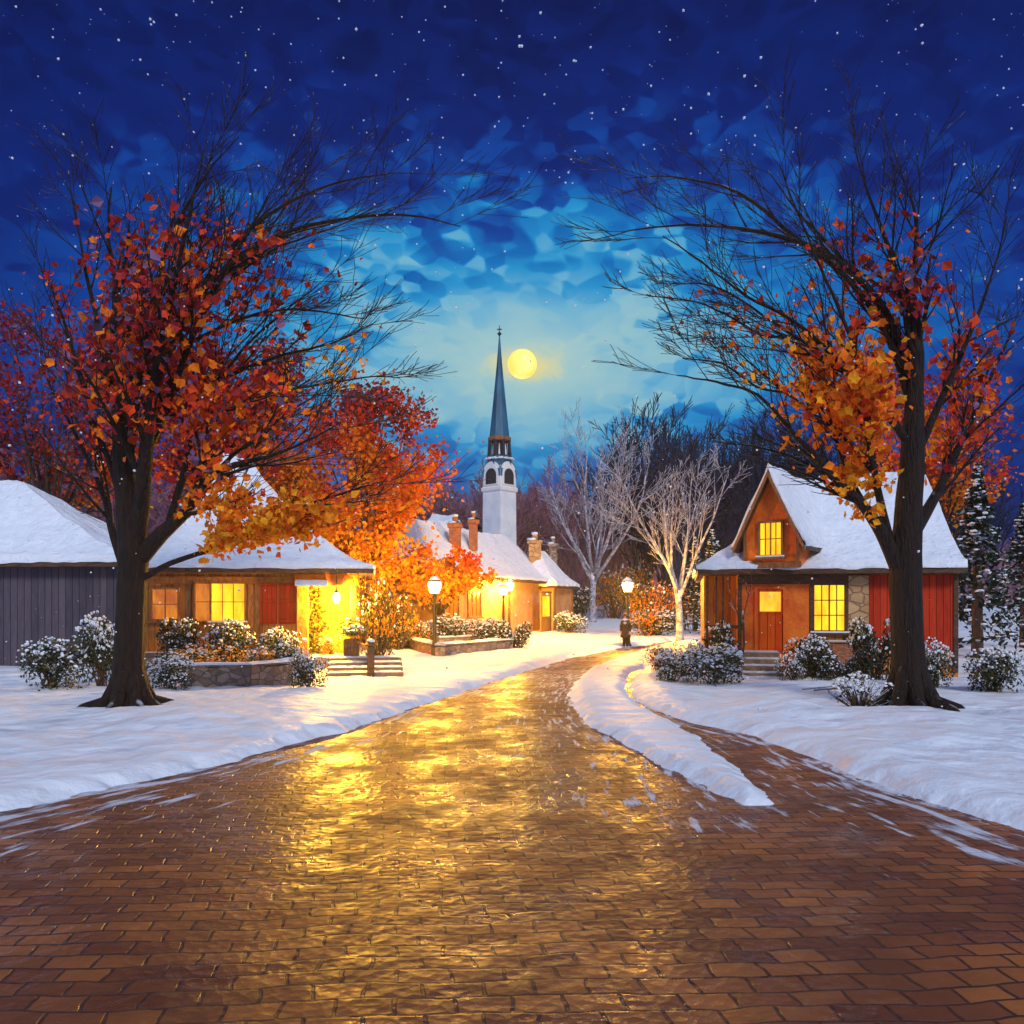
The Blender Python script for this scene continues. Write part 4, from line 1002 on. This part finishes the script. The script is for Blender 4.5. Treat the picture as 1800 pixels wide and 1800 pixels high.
# --- long stucco house in the middle
A=V(-3.6,42,0); B=V(3.3,58,0); u=(B-A).normalized(); n=V(u.y,-u.x,0); L=(B-A).length
MH=empty('long_house',V(A.x,A.y,gz(0,42)),'long stucco house with a sweeping snowy roof below the church tower','house','village houses')
W_=5.2; z0=.1; ze=3.75
m_=MB(); m_.obox(A+V(0,0,z0),u*L,-n*W_,V(0,0,ze-z0)); m_.build('wall',M['stucco'],MH)
c=[A+n*.5-u*.5,B+n*.5+u*.5,B-n*(W_+.5)+u*.5,A-n*(W_+.5)-u*.5]; c=[p+V(0,0,ze+.12-(.12 if i in(1,2) else 0)) for i,p in enumerate(c)]
rl=A-n*W_/2+u*2.3+V(0,0,6.75); rr_=B-n*W_/2-u*3.0+V(0,0,6.6)
hip_roof(MH,c,(rl,rr_),1.35,.16)
for px,lit in ((833,'pane_dim'),(792,'pane_dim')):
    k=(px-771)/(985-771); 
    # point on wall seen at px
    t=((px-HX)/F*A.y-A.x)/(u.x-(px-HX)/F*u.y); p=A+u*t
    window(MH,p+n*.0+V(0,0,2.35),1.5,1.25,3,2,ax=u,pane=lit,fm='timber_warm',sill=True)
# annex with its own little hipped roof
ac=B-u*3.6+n*.02; aL=3.6; ap=.8
MB().obox(ac+V(0,0,.2),u*aL,n*ap,V(0,0,3.2)).build('annex_wall',M['stucco'],MH)
cc=[ac+n*(ap+.4)-u*.35,ac+n*(ap+.4)+u*(aL+.45),ac-n*2.6+u*(aL+.45),ac-n*2.6-u*.35]; cc=[p+V(0,0,3.5) for p in cc]
hip_roof(MH,cc,(ac+u*1.4-n*.7+V(0,0,5.75),ac+u*2.4-n*.7+V(0,0,5.75)),1.3,.15,name='annex_roof')
def on_wall(px,off):
    b=ac+n*off; t=((px-HX)/F*b.y-b.x)/(u.x-(px-HX)/F*u.y); return b+u*t
p=on_wall(958,ap); gzz=gz(0,p.y)
dm=MB(); dm.obox(p-u*.75+V(0,0,gzz),u*1.5,n*.06,V(0,0,2.5)); dd=dm.build('door',M['ochre_wall'],MH)
MB().obox(p-u*.6+n*.061+V(0,0,gzz+1.1),u*1.2,n*.02,V(0,0,1.25)).build('door_pane',M['pane'],dd)
fm=MB()
for s in (-.87,.76): fm.obox(p+u*s+V(0,0,gzz-.1),u*.11,n*.1,V(0,0,2.7))
fm.obox(p-u*.87+V(0,0,gzz+2.52),u*1.74,n*.12,V(0,0,.14)); fm.build('door_frame',M['timber_warm'],MH)
tm=MB(); tm.obox(ac+u*(aL-.16)+n*(ap+.003)+V(0,0,.2),u*.15,n*.1,V(0,0,3.15)); tm.obox(ac+n*(ap+.003)+V(0,0,.2),u*.15,n*.1,V(0,0,3.15)); tm.build('corner_post',M['timber_warm'],MH)
def chimney(par,px,d,ztop,zbot,w,m='brick'):
    x=X(px,d); c=MB(); c.box((x-w/2,d-w/2,zbot),(x+w/2,d+w/2,ztop)); c.box((x-w/2-.09,d-w/2-.09,ztop+.001),(x+w/2+.09,d+w/2+.09,ztop+.22),bev=.03); c.lathe([(w*.22,ztop+.22),(w*.26,ztop+.5),(w*.2,ztop+.62)],8,(x,d,0))
    o=c.build('chimney',M[m],par)
    MB().blob((x-w*.25,d-.05,ztop+.28),w*.4,0,.4,3).blob((x,d,ztop+.66),w*.28,0,.6,5).build('chimney_snow',M['snow_clump'],o,True)
chimney(MH,800,46.6,Z(928,46.6),5.0,.62); chimney(MH,832,48.6,Z(921,48.6),5.4,.48)
chimney(MH,940,56.2,Z(956,56.2),4.4,.8,'tan_stone'); chimney(MH,972,59,Z(962,59),4.0,.55,'stone')

# --- church
Dc=70.0
CH=empty('church',V(X(878,Dc),Dc,gz(0,Dc)),'white church tower with a tall blue spire rising over the long house','church')
cx=X(878,Dc); zy=lambda y:Z(y,Dc)
def sq(mb,prof,rot=R(45+4),n=4,mi=0,c=(cx,Dc)): mb.lathe(prof,n,(c[0],c[1],0),mi,rot+R(45))
RD=30/1500*Dc   # half the diagonal
t=MB(); sq(t,[(RD*1.02,.5),(RD,zy(980)),(RD*.97,zy(866))]); sq(t,[(RD*1.13,1),(RD*1.1,zy(995)),(RD*1.0,zy(985))]); tower=t.build('tower',M['white_paint'],CH)
t=MB(); sq(t,[(RD*.99,zy(866)),(RD*1.06,zy(864)),(RD*1.08,zy(859)),(RD*1.0,zy(857))]); sq(t,[(RD*1.0,zy(986)),(RD*1.04,zy(984)),(RD*1.04,zy(979)),(RD*.99,zy(977))]); t.build('cornice',M['white_trim'],CH)
t=MB(); sq(t,[(RD*.97,zy(857.2)),(RD*.96,zy(826))]); bel=t.build('belfry',M['white_paint'],CH)
# arched gables and louvres on each belfry face
rot=R(45+4)
for k in range(4):
    a=rot+R(45)+math.pi/2*k+math.pi/4; out=V(math.cos(a),math.sin(a),0); ax=V(-out.y,out.x,0); ap_=RD*.965*math.cos(math.pi/4)
    c0=V(cx,Dc,0)+out*ap_; hwid=ap_*.97
    def arch(mb,w,zb,zt,d0,d1,hollow=None):
        pts=[(-w,zb),(w,zb)]+[(w*math.cos(R(t*15)),zt+w*math.sin(R(t*15))) for t in range(13)]
        f=[c0+ax*x+UP*z+out*d1 for x,z in pts]; b=[c0+ax*x+UP*z+out*d0 for x,z in pts]; m=len(pts)
        mb.add(f+b,[tuple(range(m)),tuple(range(2*m-1,m-1,-1))]+[(i,m+i,m+(i+1)%m,(i+1)%m) for i in range(m)])
    hd=MB(); arch(hd,hwid*1.1,zy(840),zy(832),-ap_*.95,-.02); hd.build('belfry_hood',M['slate_blue'],CH)
    ga=MB(); arch(ga,hwid,zy(857),zy(833),-.25,.03); go=ga.build('belfry_gable',M['white_trim'],CH)
    ga=MB(); arch(ga,hwid*.86,zy(855),zy(836),.03,.09); ga.build('arch_surround',M['white_trim'],go)
    lv=MB(); arch(lv,hwid*.62,zy(853),zy(838),.05,.1); lv.build('louvre',M['void'],go)
t=MB(); sq(t,[(RD*.7,zy(836)),(RD*.74,zy(820)),(RD*.76,zy(811)),(RD*.74,zy(803))],n=8,rot=R(22)); cap=t.build('cap_roof',M['slate_blue'],CH)
t=MB()
for k in range(40):
    a=2*math.pi*k/40; t.blob((cx+RD*.77*math.cos(a),Dc+RD*.77*math.sin(a),zy(808)),.13+.06*math.sin(k*2.1),0,.6,k)
t.build('cap_snow',M['snow_clump'],cap,True)
t=MB(); sq(t,[(RD*.5,zy(803.5)),(RD*.47,zy(776))],n=8,rot=R(22)); lant=t.build('lantern_stage',M['dark_slate'],CH)
t=MB()
for k in range(8):
    a=R(22)+R(45)*k+R(45); p0=V(cx+RD*.66*math.cos(a),Dc+RD*.66*math.sin(a),zy(804)); p1=V(cx+RD*.6*math.cos(a),Dc+RD*.6*math.sin(a),zy(775)); t.tube([p0,p1],[.16,.15],6)
t.build('lantern_pillar',M['dark_slate'],lant)
t=MB()
for k in range(8):
    a=R(22)+R(45)*k+R(67.5); t.tube([V(cx+RD*.53*math.cos(a),Dc+RD*.53*math.sin(a),zy(801)),V(cx+RD*.5*math.cos(a),Dc+RD*.5*math.sin(a),zy(782))],[.1,.02],5)
t.build('lantern_light',M['white_trim'],lant)
t=MB(); sq(t,[(RD*.64,zy(777)),(RD*.72,zy(775)),(RD*.73,zy(771)),(RD*.64,zy(769))],n=8,rot=R(22)); t.build('lantern_cornice',M['timber_warm'],CH)
t=MB(); sq(t,[(RD*.63,zy(769)),(RD*.5,zy(735)),(RD*.34,zy(690)),(RD*.17,zy(640)),(.05,zy(592))],n=8,rot=R(22)); t.build('spire',M['slate_blue'],CH)
t=MB(); t.lathe([(.04,zy(596)),(.05,zy(590)),(.16,zy(588)),(.16,zy(585.5)),(.04,zy(584)),(.025,zy(572))],8,(cx,Dc,0)); t.box((cx-.2,Dc-.02,zy(580)),(cx+.2,Dc+.02,zy(579)+.05)); t.build('finial',M['iron'],CH)
t=MB(); t.box((cx-2.6,Dc+1.6,.6),(cx+2.6,Dc+11,4.6)); t.build('nave',M['white_paint'],CH)
hip_roof(CH,[V(cx-3,Dc+1.3,4.7),V(cx+3,Dc+1.3,4.7),V(cx+3,Dc+11.4,4.7),V(cx-3,Dc+11.4,4.7)],(V(cx-.2,Dc+4,7.2),V(cx+.2,Dc+8,7.2)),1.1,name='nave_roof')

# --- dark farmhouse behind
D=64.; FH=empty('farmhouse',V(X(735,D),D+3,gz(0,D)),'dark farmhouse with snowy roofs half hidden behind the orange maple','house','village houses')
MB().box((X(672,D),D,.4),(X(800,D),D+6,5.6)).build('wall',mat('farm_wall',(.28,.05,.06),(.14,.025,.04),1,.8,.3),FH)
hip_roof(FH,[V(X(664,D-.5),D-.5,5.7),V(X(808,D-.5),D-.5,5.7),V(X(808,D-.5),D+6.5,5.7),V(X(664,D-.5),D+6.5,5.7)],(V(X(716,D+3),D+3,8.6),V(X(768,D+3),D+3,8.6)),1.1)
dmr=MB(); xx=X(772,D); dmr.box((xx-.8,D+.3,6.3),(xx+.8,D+3,8.3)); dmo=dmr.build('dormer',M['dark_slate'],FH)
hip_roof(dmo,[V(xx-1,D+.1,8.32),V(xx+1,D+.1,8.32),V(xx+1,D+3.2,8.32),V(xx-1,D+3.2,8.32)],(V(xx,D+1.2,9.1),V(xx,D+2.2,9.1)),1,.14,name='dormer_roof') if False else None
sn=MB(); slope(sn,V(xx-1,D+.1,8.35),V(xx+1,D+.1,8.35),V(xx-.8,D+3,9.1),V(xx+.8,D+3,9.1),1,.2,.08,10,6); sn.build('dormer_snow',M['snow_fine'],dmo,True)
MB().box((xx-.5,D+.24,6.8),(xx+.5,D+.297,7.9)).build('dormer_window',M['snow_clump'],dmo)

def turn(root,pivot,deg):
    m=Matrix.Rotation(R(deg),3,'Z'); pv=Vector(pivot); root.location=pv+m@(root.location-pv); root.rotation_euler=(0,0,R(deg))
turn(LC,(X(628,30.0),30.0,0),9.5)
turn(RC,(X(1239,28.5),28.5,0),-11.5)
# ---------------------------------------------------------------- street lamps
def lamp():
    r=empty('street_lamp',V(0,0,0),None,'street lamp','street lamps')
    MB().lathe([(.2,-.1),(.2,.1),(.15,.16),(.14,.5),(.17,.54),(.1,.62)],10).build('base',M['iron'],r,False)
    MB().lathe([(.095,.6),(.08,1.4),(.065,2.5),(.1,2.53),(.1,2.58),(.05,2.62)],10).build('post',M['iron'],r,False)
    MB().lathe([(.05,2.6),(.12,2.66),(.18,2.7),(.17,2.72)],8).build('lantern_seat',M['iron'],r)
    g=MB().lathe([(.17,2.721),(.27,3.05),(.25,3.2)],8).build('lantern_glass',M['glass'],r)
    f=MB()
    for k in range(8):
        a=2*math.pi*k/8; f.tube([V(.175*math.cos(a),.175*math.sin(a),2.72),V(.275*math.cos(a),.275*math.sin(a),3.05),V(.255*math.cos(a),.255*math.sin(a),3.2)],[.012]*3,4)
    f.build('lantern_frame',M['iron'],r)
    MB().lathe([(.29,3.201),(.3,3.22),(.16,3.34),(.05,3.4),(.05,3.44),(.02,3.5)],8).build('lantern_cap',M['iron'],r)
    MB().lathe([(.25,3.26),(.2,3.33),(.1,3.42),(.03,3.45)],8).build('cap_snow',M['snow_clump'],r,True)
    return r
lp=lamp()
lamps=[(764,35.2,1.0,4600,(1,.49,.04),'near street lamp with a bright white lantern by the corner of the stone wall'),
       (1103,42.3,1.0,3000,(1,.42,.035),'lone street lamp with an orange glow beside the standing figure'),
       (885,47.4,.92,32,(1,.42,.04),'distant street lamp in front of the long house, left of a pair'),
       (895,48.8,1.0,32,(1,.42,.04),'distant street lamp in front of the long house, right of a pair')]
for i,(px,d,s,pw,lc,lab) in enumerate(lamps):
    o=lp if i==0 else copy_tree(lp); o.location=gp(X(px,d),d); o.scale=(s,s,s); tag(o,lab)
    l=point((0,0,0),pw,lc,.1); l.parent=o; l.location=(0,0,2.98)

# ---------------------------------------------------------------- the figure by the lamp
def skin_mesh(name,verts,edges,radii,m,parent,sub=1):
    me=bpy.data.meshes.new(name); me.from_pydata(verts,edges,[]); o=bpy.data.objects.new(name,me); COL.objects.link(o)
    o.modifiers.new('skin','SKIN'); me.skin_vertices[0].data[0].use_root=True
    for i,r in enumerate(radii): me.skin_vertices[0].data[i].radius=(r,r) if not isinstance(r,tuple) else r
    if sub: md=o.modifiers.new('sub','SUBSURF'); md.levels=sub; md.render_levels=sub
    me.materials.append(m); o.parent=parent
    dg=bpy.context.evaluated_depsgraph_get(); ev=bpy.data.meshes.new_from_object(o.evaluated_get(dg)); o.modifiers.clear(); o.data=ev
    for p in ev.polygons: p.use_smooth=True
    return o
PR=empty('person',gp(X(1099.5,41.3),41.3),'person in a brown coat and maroon hat standing at the lone street lamp','person')
bv=[(0,0,.82),(0,0,1.0),(0,0,1.18),(0,0,1.32),(0,-.01,1.4),(0,-.03,1.5),(0,-.02,1.58),
    (-.07,0,.78),(-.075,-.02,.45),(-.075,.01,.09),(-.08,-.12,.03),
    (.07,0,.78),(.075,.0,.45),(.07,.03,.09),(.07,-.1,.03),
    (-.15,0,1.3),(-.22,.02,1.04),(-.2,-.1,.84),(-.19,-.13,.78),
    (.15,0,1.3),(.23,.01,1.05),(.22,-.07,.84),(.215,-.09,.77)]
be=[(0,1),(1,2),(2,3),(3,4),(4,5),(5,6),(0,7),(7,8),(8,9),(9,10),(0,11),(11,12),(12,13),(13,14),(3,15),(15,16),(16,17),(17,18),(3,19),(19,20),(20,21),(21,22)]
br_=[.12,.11,.12,.11,.05,.085,.07,.08,.058,.042,.035,.08,.058,.042,.035,.055,.042,.032,.03,.055,.042,.032,.03]
for hi,(hx_,hy_,hz_,sg) in ((18,(-.19,-.13,.78,-1)),(22,(.215,-.09,.77,1))):
    for k in range(5):
        b=len(bv)
        if k<4:
            x=hx_+(k-1.5)*.017; ln=(.07,.08,.075,.06)[k]
            bv+= [(x,hy_-.005,hz_-.04),(x,hy_-.02,hz_-.04-ln*.55),(x,hy_-.005,hz_-.04-ln)]; br_+=[.0095,.009,.007]
        else:
            bv+= [(hx_-sg*.03,hy_-.02,hz_-.01),(hx_-sg*.04,hy_-.035,hz_-.035),(hx_-sg*.035,hy_-.045,hz_-.06)]; br_+=[.011,.0095,.008]
        be+= [(hi,b),(b,b+1),(b+1,b+2)]
skin_mesh('body',bv,be,br_,M['skin'],PR)
hp=PR.location
def pm(): return MB()
cc_=MB(); cc_.lathe([(.255,.52),(.25,.62),(.21,.85),(.17,1.02),(.19,1.18),(.2,1.28),(.15,1.36),(.08,1.4)],16,tuple(hp),0,0,1,.72)
for s,(aa,bb_,cc2) in ((-1,(V(-.15,0,1.31),V(-.235,.02,1.04),V(-.205,-.1,.82))),(1,(V(.15,0,1.31),V(.245,.01,1.05),V(.225,-.07,.82)))):
    cc_.tube([hp+aa*.8+V(0,0,.25),hp+aa,hp+bb_,hp+cc2],[.06,.075,.062,.052],10)
cc_.build('coat',M['coat'],PR,True)
tt=MB()
for s in (-1,1): tt.tube([hp+V(.07*s,0,.8),hp+V(.077*s,-.01,.45),hp+V(.075*s,.015,.1)],[.095,.075,.06],10)
tt.build('trousers',M['trousers'],PR,True)
tt=MB()
for s in (-1,1): tt.tube([hp+V(.075*s,.02,.2),hp+V(.075*s,.02,.07),hp+V(.077*s,-.06,.045),hp+V(.079*s,-.16,.03)],[.065,.06,.05,.032],8)
tt.build('boots',M['boot'],PR,True)
tt=MB(); tt.lathe([(.1,1.33),(.14,1.36),(.14,1.41),(.09,1.44)],12,tuple(hp)); tt.build('scarf',M['scarf'],PR,True)
tt=MB(); tt.lathe([(.15,1.56),(.155,1.575),(.105,1.59),(.1,1.66),(.06,1.7),(.02,1.705)],12,(hp.x,hp.y-.025,hp.z)); tt.build('hat',M['hat'],PR,True)
tt=MB(); tt.lathe([(.05,1.42),(.095,1.46),(.1,1.53),(.09,1.58)],10,(hp.x,hp.y+.02,hp.z)); tt.build('hair',M['hair'],PR,True)
PR.rotation_euler=(0,0,R(-20))

# ---------------------------------------------------------------- small things
fb=MB(); g=G(1462,1226); q=random.Random(2)
for k in range(4):
    y=g.y+q.uniform(-.15,.15); fb.tube([V(g.x-.7+.2*k,y,.2),V(g.x-.1+.2*k,y+.1,.24),V(g.x+.6+.1*k,y+.2+q.uniform(-.2,.2),.3)],[.022,.018,.008],5)
tag(fb.build('fallen_branch',M['bark_mid']),'thin brown branch lying on the snow below the cottage steps','branch')
fl=MB(); q=random.Random(12)
for i in range(1500):
    d=6+38*q.random(); px=q.uniform(-60,1860); py=q.uniform(-40,1290)
    p=P(px,py,d)
    if p.z<.3: continue
    fl.blob(p,(.6+2.8*q.random()**2.2)*d/F*q.uniform(.7,1.0)*.8,0,.9,i)
tag(fl.build('snowfall',M['snow_clump'],None,True),'scattered white snowflakes drifting down through the night air','snowfall',kind='stuff')

HAZE=.0006
if HAZE:
    m=bpy.data.materials.new('haze_air'); m.use_nodes=True; nt=m.node_tree
    for x in list(nt.nodes):
        if x.type!='OUTPUT_MATERIAL': nt.nodes.remove(x)
    pv=N(nt,'ShaderNodeVolumePrincipled',_Density=HAZE,_Anisotropy=.65); pv.inputs['Color'].default_value=(.9,.92,1,1)
    nt.links.new(pv.outputs[0],[x for x in nt.nodes if x.type=='OUTPUT_MATERIAL'][0].inputs['Volume'])
    tag(MB().box((-1060,-40,-3),(1060,440,42)).build('haze',m),'thin frosty evening haze hanging over the whole village','haze',kind='stuff')
